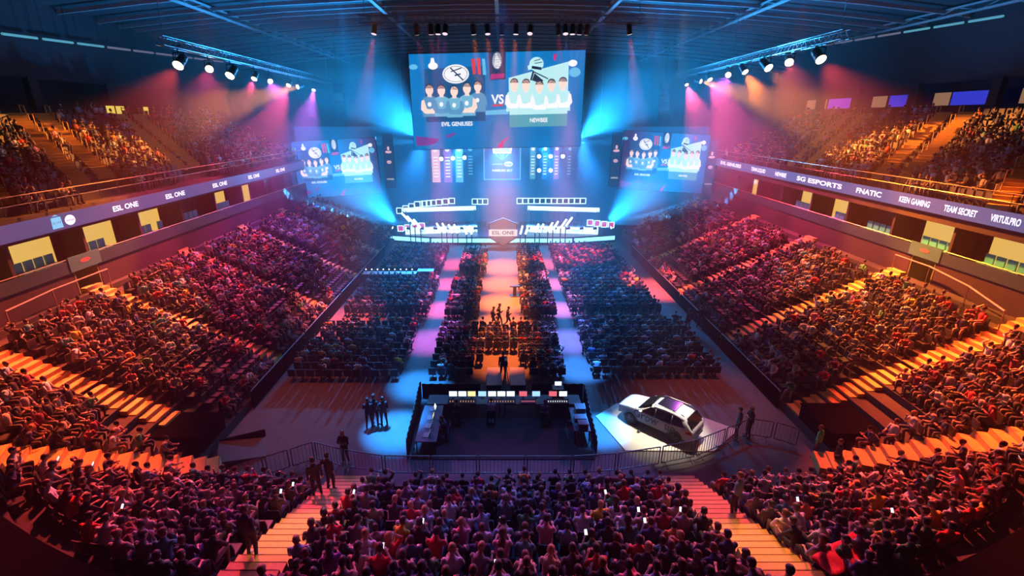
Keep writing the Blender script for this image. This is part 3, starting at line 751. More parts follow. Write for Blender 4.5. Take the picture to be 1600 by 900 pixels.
tag(link('crowd', me), 'dense seated audience filling the side stands, the upper tiers and the floor blocks', 'crowd', None, 'stuff')
print('CROWD', len(CROWD), 'verts', len(V), 'seats', len(SEATMASS), 'near', len(near), 'solo', len(solo), 'far zc', far_zc)
b = MB()
for x, y, z, rz in SEATMASS:
    M = Matrix.Rotation(rz, 3, 'Z'); o = Vector((x, y, z))
    b.box(o + M @ Vector((0, 0, .40)), (.44, .42, .06), rot=M); b.box(o + M @ Vector((0, -.215, .62)), (.43, .05, .44), rot=M)
    b.tube(o, o + Vector((0, 0, .38)), .04, n=4, cap=False)
tag(b.obj('seating', m_seat), 'rows of dark folding seats under the crowd in stands and on the floor', 'seats', None, 'stuff')

# ------------------------------------------------------------------ screens and stage
S_ = {n: glow('screen_' + n, c, st, light=(n in ('base',))) for n, (c, st) in dict(white=((.95, .95, 1), 1.15), navy=((.01, .04, .13), 1.0), ink=((.005, .015, .06), 1.0), deep=((.0, .10, .30), 1.0), blue=((.0, .22, .60), 1.0), sky=((.15, .60, .95), 1.0),
    mist=((.50, .86, .90), 1.15), teal=((.10, .42, .55), 1.0), green=((.10, .75, .50), 1.0), face=((1.0, .68, .60), 1.25), hairs=((.01, .02, .05), 1.0), kit=((.10, .32, .58), 1.1), kit2=((.18, .50, .72), 1.1), red=((.85, .05, .10), 1.0), magenta=((.75, .02, .28), 1.0), violet=((.20, .06, .38), 1.0), pinkw=((.95, .55, .62), 1.0), purple=((.38, .16, .75), 1.0)).items()}
def screen_mat(name, stops, axis='Y', glowspot=None, st=1.0):
    """picture shown on a display: a vertical blend with soft cloud and an optional warm glow"""
    m = bpy.data.materials.new(name); m.use_nodes = True; t = m.node_tree; p = t.nodes['Principled BSDF']; p.inputs['Base Color'].default_value = (.01, .01, .01, 1)
    g = t.nodes.new('ShaderNodeTexCoord'); sx = t.nodes.new('ShaderNodeSeparateXYZ'); t.links.new(g.outputs['Generated'], sx.inputs[0])
    n = t.nodes.new('ShaderNodeTexNoise'); n.inputs['Scale'].default_value = 5; n.inputs['Detail'].default_value = 5; t.links.new(g.outputs['Generated'], n.inputs['Vector'])
    a = t.nodes.new('ShaderNodeMath'); a.operation = 'MULTIPLY_ADD'; a.inputs[1].default_value = .5; t.links.new(n.outputs['Fac'], a.inputs[0])
    b = t.nodes.new('ShaderNodeMath'); b.operation = 'SUBTRACT'; b.inputs[1].default_value = .25; t.links.new(sx.outputs[axis], a.inputs[2]); t.links.new(a.outputs[0], b.inputs[0])
    r = t.nodes.new('ShaderNodeValToRGB'); t.links.new(b.outputs[0], r.inputs[0]); e = r.color_ramp.elements
    while len(e) < len(stops): e.new(.5)
    for i, (q, c) in enumerate(stops): e[i].position = q; e[i].color = (*c, 1)
    out = r.outputs[0]
    if glowspot:
        (gx, gy, gr), gc = glowspot
        v = t.nodes.new('ShaderNodeVectorMath'); v.operation = 'DISTANCE'; v.inputs[1].default_value = (gx, gy, .5); t.links.new(g.outputs['Generated'], v.inputs[0])
        mr = t.nodes.new('ShaderNodeMapRange'); mr.inputs['From Max'].default_value = gr; mr.inputs['To Min'].default_value = 1; mr.inputs['To Max'].default_value = 0; t.links.new(v.outputs['Value'], mr.inputs['Value'])
        mx = t.nodes.new('ShaderNodeMix'); mx.data_type = 'RGBA'; t.links.new(mr.outputs[0], mx.inputs['Factor']); t.links.new(out, mx.inputs['A']); mx.inputs['B'].default_value = (*gc, 1); out = mx.outputs['Result']
    t.links.new(out, p.inputs['Emission Color']); p.inputs['Emission Strength'].default_value = st
    return m
m_match = screen_mat('match_picture', [(0, (.0, .10, .32)), (.3, (.0, .16, .45)), (.55, (.0, .13, .38)), (.85, (.01, .05, .20)), (1, (.03, .03, .12))], glowspot=((.2, 1.0, .17), (1.0, .28, .05)), st=1.6)
def flat(name, polys, M, m, parent, lift=0.0, mats=None):
    b = MB()
    for q in polys:
        poly, mi = (q if isinstance(q, tuple) and isinstance(q[1], int) else (q, 0)); b.add([(p[0], p[1], lift) for p in poly], [tuple(range(len(poly)))], mi)
    me = b.mesh(name, mats or m); me.transform(M); return link(name, me, parent)
def oval(cx, cy, rx, ry, n=24, a0=0.0, a1=2 * math.pi): return [(cx + rx * math.cos(a0 + (a1 - a0) * k / n), cy + ry * math.sin(a0 + (a1 - a0) * k / n)) for k in range(n + (0 if a1 - a0 > 6.2 else 1))]
def stroke(a, c, w):
    dx, dy = c[0] - a[0], c[1] - a[1]; L = math.hypot(dx, dy); px, py = -dy / L * w / 2, dx / L * w / 2
    return [(a[0] + px, a[1] + py), (a[0] - px, a[1] - py), (c[0] - px, c[1] - py), (c[0] + px, c[1] + py)]
def match_screen(name, M, W, H, label, group=None, cap=True):
    """LED screen; M: frame at its centre. u, v below: pixels of the picture, 1520 x 825"""
    o = empty(name, M.translation); inv = Matrix.Translation(-M.translation); M = inv @ M
    U = lambda x: ((x - 35) / 1520 - .5) * W
    V = lambda y: (.5 - (y - 60) / 825) * H
    pt = lambda *q: [(U(x), V(y)) for x, y in q]
    k = W / 1520
    def ov(x, y, rx, ry, **a): return oval(U(x), V(y), rx * k, ry * H / 825, **a)
    b = MB(); b.box((0, 0, -.16), (W + .1, H + .1, .3)); me = b.mesh('cabinet', m_blacksteel); me.transform(M); link('cabinet', me, o)
    flat('display', [[(-W / 2, -H / 2), (W / 2, -H / 2), (W / 2, H / 2), (-W / 2, H / 2)]], M, m_match, o)
    e = .012 * max(1, W / 12)
    bm_ = [S_['red'], S_['sky'], S_['navy'], S_['white'], S_['magenta'], S_['sky'], S_['violet'], S_['deep']]
    for q_, i_ in [(pt((570, 110), (605, 110), (610, 235), (585, 240)), 0), (pt((620, 105), (650, 105), (655, 240), (630, 240)), 0), (pt((665, 110), (690, 110), (700, 245), (672, 245)), 1), (pt((722, 60), (870, 55), (868, 285), (732, 290)), 2), (ov(795, 130, 40, 70), 3), (pt((740, 240), (860, 235), (855, 275), (735, 285)), 4),
         (pt((690, 550), (900, 540), (895, 585), (690, 588)), 5), (pt((55, 760), (270, 790), (240, 830), (150, 850), (60, 850)), 6), (pt((330, 760), (410, 735), (425, 750), (345, 790)), 6), (pt((790, 880), (830, 830), (915, 780), (850, 840), (840, 885)), 4), (ov(240, 160, 42, 30), 3), (pt((225, 95), (250, 95), (260, 150), (215, 150)), 3), (ov(70, 165, 38, 22), 5), (ov(1450, 165, 38, 28), 3), (ov(1470, 240, 50, 40), 5), (pt((1280, 90), (1310, 85), (1300, 140), (1285, 140)), 4), (pt((160, 185), (690, 170), (690, 640), (160, 640)), 7)]:
        flat('picture_patch', [q_], M, bm_[i_], o, e if i_ != 7 else e * .5)
    flat('team_panel', [(pt((895, 275), (1415, 150), (1420, 592), (905, 592)), 0), (pt((905, 592), (1420, 592), (1422, 700), (907, 702)), 1)], M, None, o, 2 * e, [S_['mist'], S_['teal']])
    # round emblem with a bold crossed line
    flat('oval_emblem', [(ov(435, 232, 116, 80), 0), (ov(435, 232, 104, 68), 1)], M, None, o, 2 * e, [S_['white'], S_['navy']])
    flat('oval_emblem', [(ov(435, 232, 97, 62), 0)], M, None, o, 3 * e, [S_['white']])
    flat('emblem_stroke', [stroke((U(388), V(178)), (U(500), V(285)), 11 * k), stroke((U(392), V(212)), (U(487), V(182)), 9 * k), stroke((U(425), V(245)), (U(478), V(232)), 12 * k)], M, S_['navy'], o, 4 * e)
    # winged emblem: disc with stripes over a tapering body
    flat('striped_emblem', [(ov(1135, 165, 62, 58), 0), (pt((1095, 240), (1150, 215), (1240, 270), (1190, 305), (1120, 310)), 0), (pt((1058, 180), (1110, 150), (1110, 205), (1065, 215)), 0)], M, None, o, 3 * e, [S_['mist']])
    flat('emblem_stroke', [stroke((U(1095), V(190)), (U(1180), V(205)), 22 * k), stroke((U(1090), V(300)), (U(1110), V(225)), 16 * k), stroke((U(1105), V(225)), (U(1240), V(290)), 9 * k), stroke((U(1115), V(140)), (U(1170), V(125)), 6 * k), stroke((U(1120), V(160)), (U(1185), V(150)), 6 * k), pt((1100, 300), (1120, 240), (1200, 305), (1165, 325))], M, S_['ink'], o, 4 * e)
    def player(x, y, sc, kit, armw, lift):
        q = lambda *p: pt(*[(x + a * sc, y + b_ * sc) for a, b_ in p])
        flat('player_picture', [(q((-62, 70), (-28, 52), (28, 52), (62, 70), (72, 230), (-70, 230)), 0), (q((-16, 30), (16, 30), (20, 62), (-20, 62)), 1)], M, None, o, lift, [S_[kit], S_['face']])
        flat('player_picture', [(ov(x, y, 34 * sc, 44 * sc), 1), (ov(x, y - 14 * sc, 36 * sc, 40 * sc, a0=0, a1=math.pi), 2), (q((-74, 90), (-52, 80), (-30, 160), (60, 175), (62, 205), (-50, 200), (-82, 165)), 3), (q((74, 90), (52, 80), (44, 150), (-40, 178), (-30, 205), (60, 195), (88, 160)), 3), (ov(x - 4 * sc, y + 122 * sc, 17 * sc, 20 * sc), 0 if armw == 'white' else 4)], M, None, o, lift + e * .5, [S_[kit], S_['face'], S_['hairs'], S_[armw], S_['white']])
    for i, (x, y, sc) in enumerate(((200, 362, 1), (625, 342, .95), (305, 367, .98), (530, 357, 1.02), (418, 377, .98))): player(x, y, sc, 'kit2' if i > 1 else 'kit', 'face' if i in (0, 3) else 'kit', (5 + i) * e)
    for i, (x, y, sc) in enumerate(((945, 332, 1), (1370, 332, 1.02), (1047, 337, .98), (1270, 342, .98), (1165, 354, .98))): player(x, y, sc, 'mist', 'white', (5 + i) * e)
    for body, x, y, wd, h in (('EVIL GENIUSES', 435, 662, 278, 42), ('NEWBEE', 1165, 645, 158, 42), ('VS', 800, 458, 112, 92)):
        text('caption', body, h * k * 1.15, M @ Matrix.Translation((U(x), V(y), 12 * e)), S_['white'], o, wd * k, bold=.03 * h * k)
    flat('red_underline', [pt((752, 498), (848, 496), (845, 512), (752, 515))], M, S_['red'], o, 4 * e)
    return tag(o, label, 'screen', group)
big0, big1 = at_y(647, 231, 57), at_y(915, 81.5, 57)
Mb = frame(((big0.x + big1.x) / 2, 57, (big0.z + big1.z) / 2), (1, 0, .022), (0, 0, 1))
match_screen('led_screen', Mb, big1.x - big0.x, big1.z - big0.z, 'large hanging LED screen over the stage showing two teams of five', None)
for x0, x1 in ((-7, -7), (7, 7)): truss('screen_truss', (x0, 57.3, big1.z + .3), (x0 + .01, 57.3, 24.6), .35, 'short vertical truss holding the %s end of the large screen' % ('left' if x0 < 0 else 'right'))
c = at_y(1037, 254, 62); match_screen('led_screen', frame(c, (1, -.06, -.05), (.03, 0, 1)), 10.5, 7.1, 'smaller LED screen right of the stage showing the same two teams')
c = at_y(527, 263, 62); match_screen('led_screen', frame(c, (1, .06, .05), (-.04, 0, 1)), 10.3, 6.9, 'smaller LED screen left of the stage showing the same two teams')
m_ban = screen_mat('banner_picture', [(0, (.9, .5, .45)), (.12, (.1, .12, .25)), (.3, (.01, .05, .15)), (.68, (.01, .06, .18)), (.84, (.95, .38, .50)), (1, (1.0, .85, .85))], st=1.0)
for x, y, lab in ((608, 252, 'right of the left small screen'), (453, 268, 'left of the left small screen'), (962, 250, 'left of the right small screen'), (1110, 260, 'right of the right small screen')):
    c = at_y(x, y, 62); M = frame(c, (1, 0, 0), (0, 0, 1)); o = empty('banner_screen', c); W, H = 1.2, 6.6
    b = MB(); b.box((0, .1, 0), (W + .06, .16, H + .06)); b.obj('cabinet', m_blacksteel, o); Ml = Matrix.Translation(-c) @ M
    flat('display', [[(-W / 2, -H / 2), (W / 2, -H / 2), (W / 2, H / 2), (-W / 2, H / 2)]], Ml, m_ban, o)
    flat('emblem', [[(-.3, 1.25), (.3, 1.25), (.42, 1.05), (0, .95), (-.42, 1.05)], oval(0, 1.55, .14, .25), oval(0, -.1, .3, .2)], Ml, S_['pinkw'], o, .02)
    text('caption', 'intel', .3, Ml @ Matrix.Translation((0, -.1, .03)), S_['navy'], o); text('caption', 'HAMBURG', .26, Ml @ Matrix.Translation((0, -2.2, .02)), S_['white'], o, .9)
    tag(o, 'tall narrow banner screen standing ' + lab, 'screen')
# LED wall behind the stage, widened so its glow stands in for blue haze
m_ledwall = screen_mat('led_wall_picture', [(0, (.0, .32, .95)), (.5, (.0, .26, .80)), (1, (.0, .14, .50))], st=.3)
b = MB(); b.box((0, 68.3, 7.2), (56, .3, 13.4)); o = b.obj('led_wall', m_ledwall); tag(o, 'wide blue glowing LED wall behind the stage', 'screen')
c0, c1 = at_y(757.5, 279.5, 66), at_y(812.5, 226.5, 66); c = (c0 + c1) / 2; W, H = c1.x - c0.x, c1.z - c0.z; o = empty('led_screen', c); Ml = frame((0, 0, 0), (1, 0, 0), (0, 0, 1))
m_center = screen_mat('event_picture', [(0, (.75, .0, .30)), (.30, (.6, .0, .25)), (.45, (.03, .05, .20)), (1, (.0, .16, .20))], st=2.2)
b = MB(); b.box((0, .12, 0), (W + .3, .2, H + .3)); b.obj('cabinet', S_['sky'], o)
flat('display', [[(-W / 2, -H / 2), (W / 2, -H / 2), (W / 2, H / 2), (-W / 2, H / 2)]], Ml, m_center, o)
flat('banner_shape', [[(-1.35, 2.05), (1.35, 2.05), (1.2, 1.1), (-1.2, 1.1)]], Ml, S_['white'], o, .02)
flat('triangle_shape', [stroke((-.9, 1.05), (0, .3), .12), stroke((.9, 1.05), (0, .3), .12), [(-.35, .95), (.35, .95), (0, .4)]], Ml, S_['green'], o, .02)
flat('oval_emblem', [oval(.85, -.25, .58, .34)], Ml, S_['white'], o, .02)
text('caption', 'ESL ONE', .7, Ml @ Matrix.Translation((0, 1.57, .04)), S_['green'], o, 1.9, bold=.015); text('caption', 'powered by', .34, Ml @ Matrix.Translation((-.6, -.25, .04)), S_['white'], o, 1.4)
text('caption', 'intel', .42, Ml @ Matrix.Translation((.85, -.25, .05)), S_['blue'], o, .8, bold=.01); text('caption', 'HAMBURG 2017', .42, Ml @ Matrix.Translation((0, -1.1, .04)), S_['white'], o, 2.7, bold=.015)
b = MB(); [b.tube((q, .1, H / 2), (q, .1, 11.97 - c.z), .03, n=5) for q in (-1.5, 1.5)]; b.obj('hanger', m_lampbody, o); tag(o, 'upright event screen in the middle under the large screen, with pink lower half', 'screen')
for x, y0, y1, col, nm in ((681, 232, 285, 'pinkw', 'pink'), (699.5, 231, 285, 'purple', 'mauve'), (717.5, 230, 285, 'sky', 'pale blue'), (735, 230, 280, 'deep', 'dark blue'), (832.5, 228, 280, 'teal', 'teal'), (851.5, 228, 280, 'blue', 'bright blue'), (869.5, 228, 280, 'purple', 'violet'), (889.5, 228, 280, 'deep', 'navy')):
    a, c = at_y(x - 5, y1, 66.0), at_y(x + 5, 226, 66.0); o = empty('team_banner', (a + c) / 2); W, H = c.x - a.x, c.z - a.z
    b = MB(); b.box((0, .08, 0), (W, .12, H)); b.obj('display', S_[col], o)
    b = MB(); b.tube((0, .1, H / 2 - .05), (0, .1, 11.97 - (a.z + c.z) / 2), .03, n=5); b.obj('hanger', m_lampbody, o)
    flat('crest', [oval(0, H * .38, W * .32, W * .32, 12)], Ml, S_['white' if col != 'deep' else 'sky'], o, .03)
    flat('listing', [[(-W * .3, H * (.18 - .085 * k)), (W * .3, H * (.18 - .085 * k)), (W * .3, H * (.15 - .085 * k)), (-W * .3, H * (.15 - .085 * k))] for k in range(7)], Ml, S_['white' if col != 'deep' else 'sky'], o, .03)
    tag(o, '%s lit team banner %s of the upright event screen behind the stage' % (nm, 'left' if x < 784 else 'right'), 'banner', 'lit team banners behind the stage')
# stage deck
m_deck = mat('stage_deck', (.05, .06, .08), .35); m_edge = glow('stage_edge', (.25, .75, 1.0), 2.2, light=True); m_white_led = glow('desk_led', (.55, .85, 1.0), 2.2, light=True)
o = empty('stage', (0, 58.6, 0))
b = MB(); b.add([(-14.5, 1.5, 0), (-9, 0, 0), (9, 0, 0), (14.5, 1.5, 0), (14.5, 9.4, 0), (-14.5, 9.4, 0), (-14.5, 1.5, 1.0), (-9, 0, 1.0), (9, 0, 1.0), (14.5, 1.5, 1.0), (14.5, 9.4, 1.0), (-14.5, 9.4, 1.0)], [(6, 7, 8, 9, 10, 11), (0, 1, 7, 6), (1, 2, 8, 7), (2, 3, 9, 8), (3, 4, 10, 9), (4, 5, 11, 10), (5, 0, 6, 11)]); b.obj('deck', m_deck, o)
b = MB(); b.box((0, -.03, .55), (17.6, .05, .5)); b.box((-11.75, .74, .55), (5.6, .05, .5), math.atan2(1.5, -5.5) + math.pi); b.box((11.75, .74, .55), (5.6, .05, .5), math.atan2(1.5, 5.5)); b.obj('edge_light', m_edge, o)
tag(o, 'low wide stage with glowing front edge', 'stage')
m_scr = glow('monitor_blue', (.1, .4, .9), 1.2)
sword = {-1: 'left', 1: 'right'}
for s in (-1, 1):
    o = empty('team_desk', (s * 7.8, 61.2, 1.0), s * R(-9))
    b = MB(); b.box((0, 0, .78), (9.2, .9, .08)); b.obj('desk_top', m_white, o)
    b = MB(); b.box((0, -.48, .42), (9.2, .06, .84)); b.obj('front_panel', m_white_led, o)
    b = MB(); b.box((0, 1.9, 2.7), (9.4, .1, .55)); b.obj('header_light', m_white_led, o)
    for q in (-4.5, 4.5): b = MB(); b.box((q, 1.9, 1.3), (.12, .12, 2.6)); b.obj('post', m_grey, o)
    for q in range(5):
        b = MB(); b.box((-3.4 + 1.7 * q, -.1, 1.12), (.62, .05, .38)); b.box((-3.4 + 1.7 * q, -.06, .88), (.08, .05, .16)); b.box((-3.4 + 1.7 * q, -.06, .83), (.25, .2, .02)); b.obj('monitor', m_blacksteel, o)
    text('lettering', 'intel', .5, Matrix.Translation((1.8, -.53, .42)) @ Ml, S_['blue'], o)
    text('lettering', 'intel', .45, Matrix.Translation((-2.5, -.53, .42)) @ Ml, S_['blue'], o)
    tag(o, 'long white-lit player desk on the %s half of the stage' % sword[s], 'desk')
    for q in range(5):
        x = -3.4 + 1.7 * q; p = Matrix.Rotation(s * R(-9), 3, 'Z') @ Vector((x, .85, 0)) + Vector((s * 7.8, 61.2, 1.0))
        person('lap' if q % 2 else 'lean', p, math.pi + s * R(-9), 'person in dark jersey, %s player from the left behind the %s stage desk' % (ordinal(q + 1), sword[s]), 'players on the stage', (.04, .07, .13) if s < 0 else (.12, .3, .32), HAIRS[q % 4][1])
        a = seat(p, math.pi + s * R(-9), 'black chair of the %s player from the left at the %s stage desk' % (ordinal(q + 1), sword[s]), None)
o = empty('caster_desk', (0.1, 61.5, 1.0)); b = MB(); b.box((0, 0, .8), (2.4, .7, .08)); b.obj('desk_top', m_blacksteel, o)
b = MB(); b.box((0, -.3, .4), (2.2, .06, .75)); b.obj('front_panel', S_['navy'], o)
for q in (-.6, .6): b = MB(); b.box((q, .1, 1.25), (.9, .06, .6)); b.obj('screen', S_['magenta'], o)
tag(o, 'small dark desk with two magenta screens at the stage centre', 'desk')
# hexagonal emblem prop at the front of the stage
pc = at_y(786, 374, 58); o = empty('hexagon_emblem', (pc.x, 57.8, 0)); hx = [(0, 1.75), (1.75, 1.05), (1.6, -.75), (0, -1.75), (-1.6, -.75), (-1.75, 1.05)]
m_emb = mat('emblem_stone', (.42, .38, .38), .6, emit=(.45, .38, .38), strength=.25); m_emb2 = mat('emblem_dark', (.16, .15, .17), .6)  # emblem body brightened by a faint glow put into its material
zc = 1.78
b = MB(); b.prism([(x, 0, y + zc) for x, y in hx], (0, .4, 0)); b.obj('body', m_emb, o)
b = MB()
for i in range(6):
    a, c = hx[i], hx[(i + 1) % 6]; b.tube((a[0] * .98, -.03, a[1] * .98 + zc), (c[0] * .98, -.03, c[1] * .98 + zc), .06, n=5)
b.tube((-1.55, -.03, -.7 + zc), (0, -.03, .3 + zc), .04, n=5); b.tube((1.55, -.03, -.7 + zc), (0, -.03, .3 + zc), .04, n=5); b.obj('edging', m_emb2, o)
b = MB(); b.box((0, -.08, zc - .05), (3.5, .12, .8)); b.obj('band', glow('band_white', (1, .95, .95), .9), o)
text('lettering', 'ESL ONE', .62, Matrix.Translation((0, -.15, zc - .05)) @ Ml, m_emb2, o, 2.7, bold=.01)
tag(o, 'grey hexagonal emblem with a white lettered band in front of the stage', 'emblem')
# frames of light on the stage
m_frame = glow('frame_light', (.55, .9, 1.0), 2.2)
spots_f = [(x, 330 - .35 * (x - 622), 63.0, 0) for x in (624, 634, 643, 652)] + [(x, 319 - .1 * (x - 656), 64, 0) for x in (656, 663, 670, 677, 686, 696, 706)] + [(742 + 8 * i, 315, 64, 0) for i in range(3)] + [(812 + 9 * i, 314, 64, 0) for i in range(12)] + [(626 + 11 * i, 357 - 1.4 * i, 60.2, 1) for i in range(4)] + [(922 + 11 * i, 348 + 1.2 * i, 60.2, 1) for i in range(4)]
for i, (x, y, Y, mg) in enumerate(spots_f):
    c = at_y(x, y, Y); h = .36; o = empty('square_light', c); b = MB(); b.path([(-h, 0, -h), (h, 0, -h), (h, 0, h), (-h, 0, h), (-h, 0, -h)], .055, 6); b.obj('tube', m_frame, o)
    b = MB(); b.box((0, .05, 0), (h * 1.7, .06, h * 1.7)); b.obj('panel', S_['magenta'] if mg else m_lampbody, o)
    b = MB(); b.tube((0, .06, -h), (0, .06, 1.0 - c.z if c.z > 1.5 else -h - .2), .03, n=5); b.obj('stand', m_lampbody, o)
    tag(o, 'square frame of white light%s, %s of its kind from the left' % (' with magenta centre' if mg else '', ordinal(i + 1)), 'light', 'square light frames on the stage')
m_tube = glow('tube_light', (.75, .95, 1.0), 5, light=True)
for i, (x, y) in enumerate([(640, 346), (648, 351), (657, 356), (690, 362), (698, 362), (707, 364), (715, 364), (729, 366), (737, 366), (813, 366), (821, 366), (836, 363), (843, 363), (856, 361), (864, 359), (876, 356), (884, 353)]):
    c = at_y(x, y, 58.3); dx = (x - 775) / 110.; o = empty('light_tube', c); b = MB(); b.tube((0, 0, 0), (dx * .8, .3, 1.0), .12, .10); b.obj('tube', m_tube, o)
    b = MB(); b.tube((0, 0, -c.z), (0, 0, 0), .07, n=6); b.obj('stand', m_lampbody, o)
    tag(o, 'slanting white light tube, %s from the left along the stage front' % ordinal(i + 1), 'light', 'white light tubes along the stage front')
# moving heads: blue beams through the haze
truss('lighting_truss', (-13, 64.5, 12.6), (13, 64.5, 12.6), .45, 'lighting truss behind the large screen above the stage')
BEAMS = []
for i in range(7):
    for s in (-1, 1): BEAMS.append((s * (13.6 - 1.7 * i), 59.6, 1.9, (s * 28, 53.0 + 1.2 * i, 9.0 - 1.0 * i), False))
for i in range(9):
    for s in (-1, 1): BEAMS.append((s * (9.9 - .9 * i), 64.5, 12.0, (s * (34 - 3.6 * i), 58, 11.8 + 2.2 * i) if i < 2 else (s * (24 - 2.6 * (i - 2)), 33, 20 + .6 * (i - 2)), True))
for i, (x, y, z, t, hg) in enumerate(BEAMS):
    lamp((x, y, z), t, (.03, .40, 1.0), (520 if hg else 300) * KW, 3.2 if not hg else 3.0, 'moving-head lamp throwing a blue beam, %s from left %s' % (ordinal(1 + sum(1 for q in BEAMS if q[4] == hg and (q[0], q[1] + q[3][2] * .001) < (x, y + t[2] * .001))), 'on the stage truss' if hg else 'on the stage floor'), (.7, .95, 1), 8, .34, 'moving heads of the stage', 'moving_head', hg, .25, .375 if hg else None)
truss('banner_truss', (-11, 65.9, 12.15), (11, 65.9, 12.15), .4, 'truss carrying the lit team banners behind the large screen')
for i, (x, y) in enumerate(((690, 248), (708, 247), (726, 246), (842, 244), (860, 244), (879, 244), (842, 266), (860, 266))):
    c = at_y(x, y, 65.9); lamp(c, (c.x * 1.2, 20, 9), (.3, .7, 1), 0, 20, 'white round lamp, %s from the left between the lit team banners' % ordinal(i + 1), (.8, .97, 1), 12, .5, 'white lamps between the banners', 'blinder_lamp', True, .6, 11.95 - c.z)

# ------------------------------------------------------------------ barriers
def barrier(a, c, label, h=1.08):
    a, c = Vector((*a, 0)), Vector((*c, 0)); d = c - a; L = d.length; o = empty('crowd_barrier', a, math.atan2(d.y, d.x))
    b = MB(); b.path([(.03, 0, .18), (.03, 0, h), (L - .03, 0, h), (L - .03, 0, .18), (.03, 0, .18)], .028, 6); b.obj('frame', m_grey, o)
    b = MB(); n = int(L / .16)
    for k in range(1, n): b.tube((L * k / n, 0, .18), (L * k / n, 0, h), .010, n=4, cap=False)
    b.obj('bars', m_grey, o)
    for x in (.25, L - .25): b = MB(); b.path([(x, -.28, .02), (x, 0, .14), (x, .28, .02)], .022, 5); b.tube((x, 0, .1), (x, 0, .2), .022, n=5); b.obj('foot', m_grey, o)
    return tag(o, label, 'barrier', 'steel crowd barriers')
CH = [(-11.4, 16.6), (-10.4, 17.25), (-9.5, 17.75), (-8.6, 18.3), (-7.1, 17.75), (-5.2, 17.35), (-3.1, 17.3), (-1.05, 17.3), (1.05, 17.3), (3.1, 17.3), (5.1, 17.5), (7.2, 17.95), (9.0, 18.45), (10.7, 19.3), (12.2, 20.1), (13.3, 19.8), (14.2, 19.2)]
for i, (a, c) in enumerate(zip(CH[:-1], CH[1:])):
    dx, dy = c[0] - a[0], c[1] - a[1]; L = math.hypot(dx, dy); g = .04 / L
    barrier((a[0] + dx * g, a[1] + dy * g), (c[0] - dx * g, c[1] - dy * g), 'grey steel crowd barrier, %s from the left along the front of the end stand' % ordinal(i + 1))
# solid black blocks painted as the shade inside the corner ways out
for s in (-1, 1):
    x0, x1, y0, y1 = TUNNEL[s]
    b = MB(); b.box(((x0 + x1) / 2, (y0 + y1) / 2, .65), (x1 - x0, y1 - y0, 1.3)); b.box(((x0 + x1) / 2, (y0 + y1) / 2, 1.32), (x1 - x0 + .1, y1 - y0 + .1, .06))
    struct(b.obj('wall_tunnel_%s' % ('left' if s < 0 else 'right'), m_black), 'dark side of the players tunnel in the corner of the bowl')
o = empty('ramp', (-12.3, 18.9, 0), R(25)); b = MB(); b.add([(-1, -.8, 0), (1, -.8, 0), (1, .9, 0), (-1, .9, 0), (-1, -.8, .35), (1, -.8, .05), (1, .9, .05), (-1, .9, .35)], [(4, 5, 6, 7), (0, 1, 5, 4), (1, 2, 6, 5), (2, 3, 7, 6), (3, 0, 4, 7)]); b.obj('ramp_plate', m_floor, o)
b = MB(); b.box((0, .92, .22), (2, .04, .4)); b.obj('kerb', m_dark, o); tag(o, 'low lit ramp plate on the floor at the left corner', 'ramp')

# ------------------------------------------------------------------ mixing desk
m_case = mat('flight_case', (.05, .05, .06), .5); m_desk = mat('desk_top', (.06, .07, .09), .5)
m_s1 = glow('monitor_white', (.75, .85, .9), 1.6); m_s2 = glow('monitor_amber', (.95, .75, .35), 1.3); m_s3 = glow('monitor_cool', (.35, .65, .95), 1.3); m_s4 = glow('monitor_red', (.9, .15, .2), 1.0)
def table(name, x, y, w, d, h, label, rz=0.0, skirt=False, top=None):
    o = empty(name, (x, y, 0), rz); b = MB(); b.box((0, 0, h - .025), (w, d, .05)); b.obj('table_top', top or m_desk, o)
    for px in (-1, 1):
        for py in (-1, 1): b = MB(); b.tube((px * (w / 2 - .06), py * (d / 2 - .06), 0), (px * (w / 2 - .06), py * (d / 2 - .06), h - .05), .025, n=6); b.obj('leg', m_blacksteel, o)
    if skirt: b = MB(); b.box((0, -d / 2 + .015, h / 2 - .03), (w - .02, .02, h - .1)); b.obj('skirt', m_drape, o)
    return tag(o, label, 'table')
table('control_desk', -2.0, 22.3, 3.9, .9, .76, 'long control desk at the left half of the mixing area, under a row of monitors')
table('control_desk', 2.15, 22.3, 4.1, .9, .76, 'long control desk at the right half of the mixing area')
table('side_desk', -3.55, 20.2, 1.0, 3.0, .78, 'side desk cluttered with gear along the left drape of the mixing area')
table('side_desk', 3.9, 20.5, .8, 2.0, .78, 'side desk at the right edge of the mixing area')
def monitor(x, y, z, w, h, ms, label, rz=0.0, tilt=-8):
    o = empty('monitor', (x, y, z), rz); Rm = Matrix.Rotation(R(tilt), 3, 'X'); c = Vector((0, 0, .10 + h / 2))
    b = MB(); b.box(c, (w, .035, h), rot=Rm); b.obj('bezel', m_lampbody, o)
    b = MB(); b.box(c + Rm @ Vector((0, -.02, 0)), (w - .04, .008, h - .04), rot=Rm); b.obj('screen', ms, o)
    b = MB(); b.box((0, .02, .006), (w * .4, .2, .012)); b.box((0, .04, .08), (.05, .03, .16)); b.obj('stand', m_lampbody, o)
    return tag(o, label, 'monitor', 'monitors of the mixing area')
tab = [(-2.62, m_s1, 'white'), (-2.12, m_s1, 'white'), (-1.62, m_s2, 'pale amber'), (-1.05, m_s3, 'cool blue'), (-.52, m_s1, 'white'), (-.02, m_s1, 'white'), (.48, m_s1, 'white'), (1.15, m_s4, 'dim red'), (1.85, m_s3, 'cool blue'), (2.75, m_s4, 'dim red'), (3.3, m_s1, 'white')]
for i, (x, m, cn) in enumerate(tab): monitor(x, 22.45, .76, .46, .32, m, '%s monitor, %s from the left on the control desks' % (cn, ordinal(i + 1)))
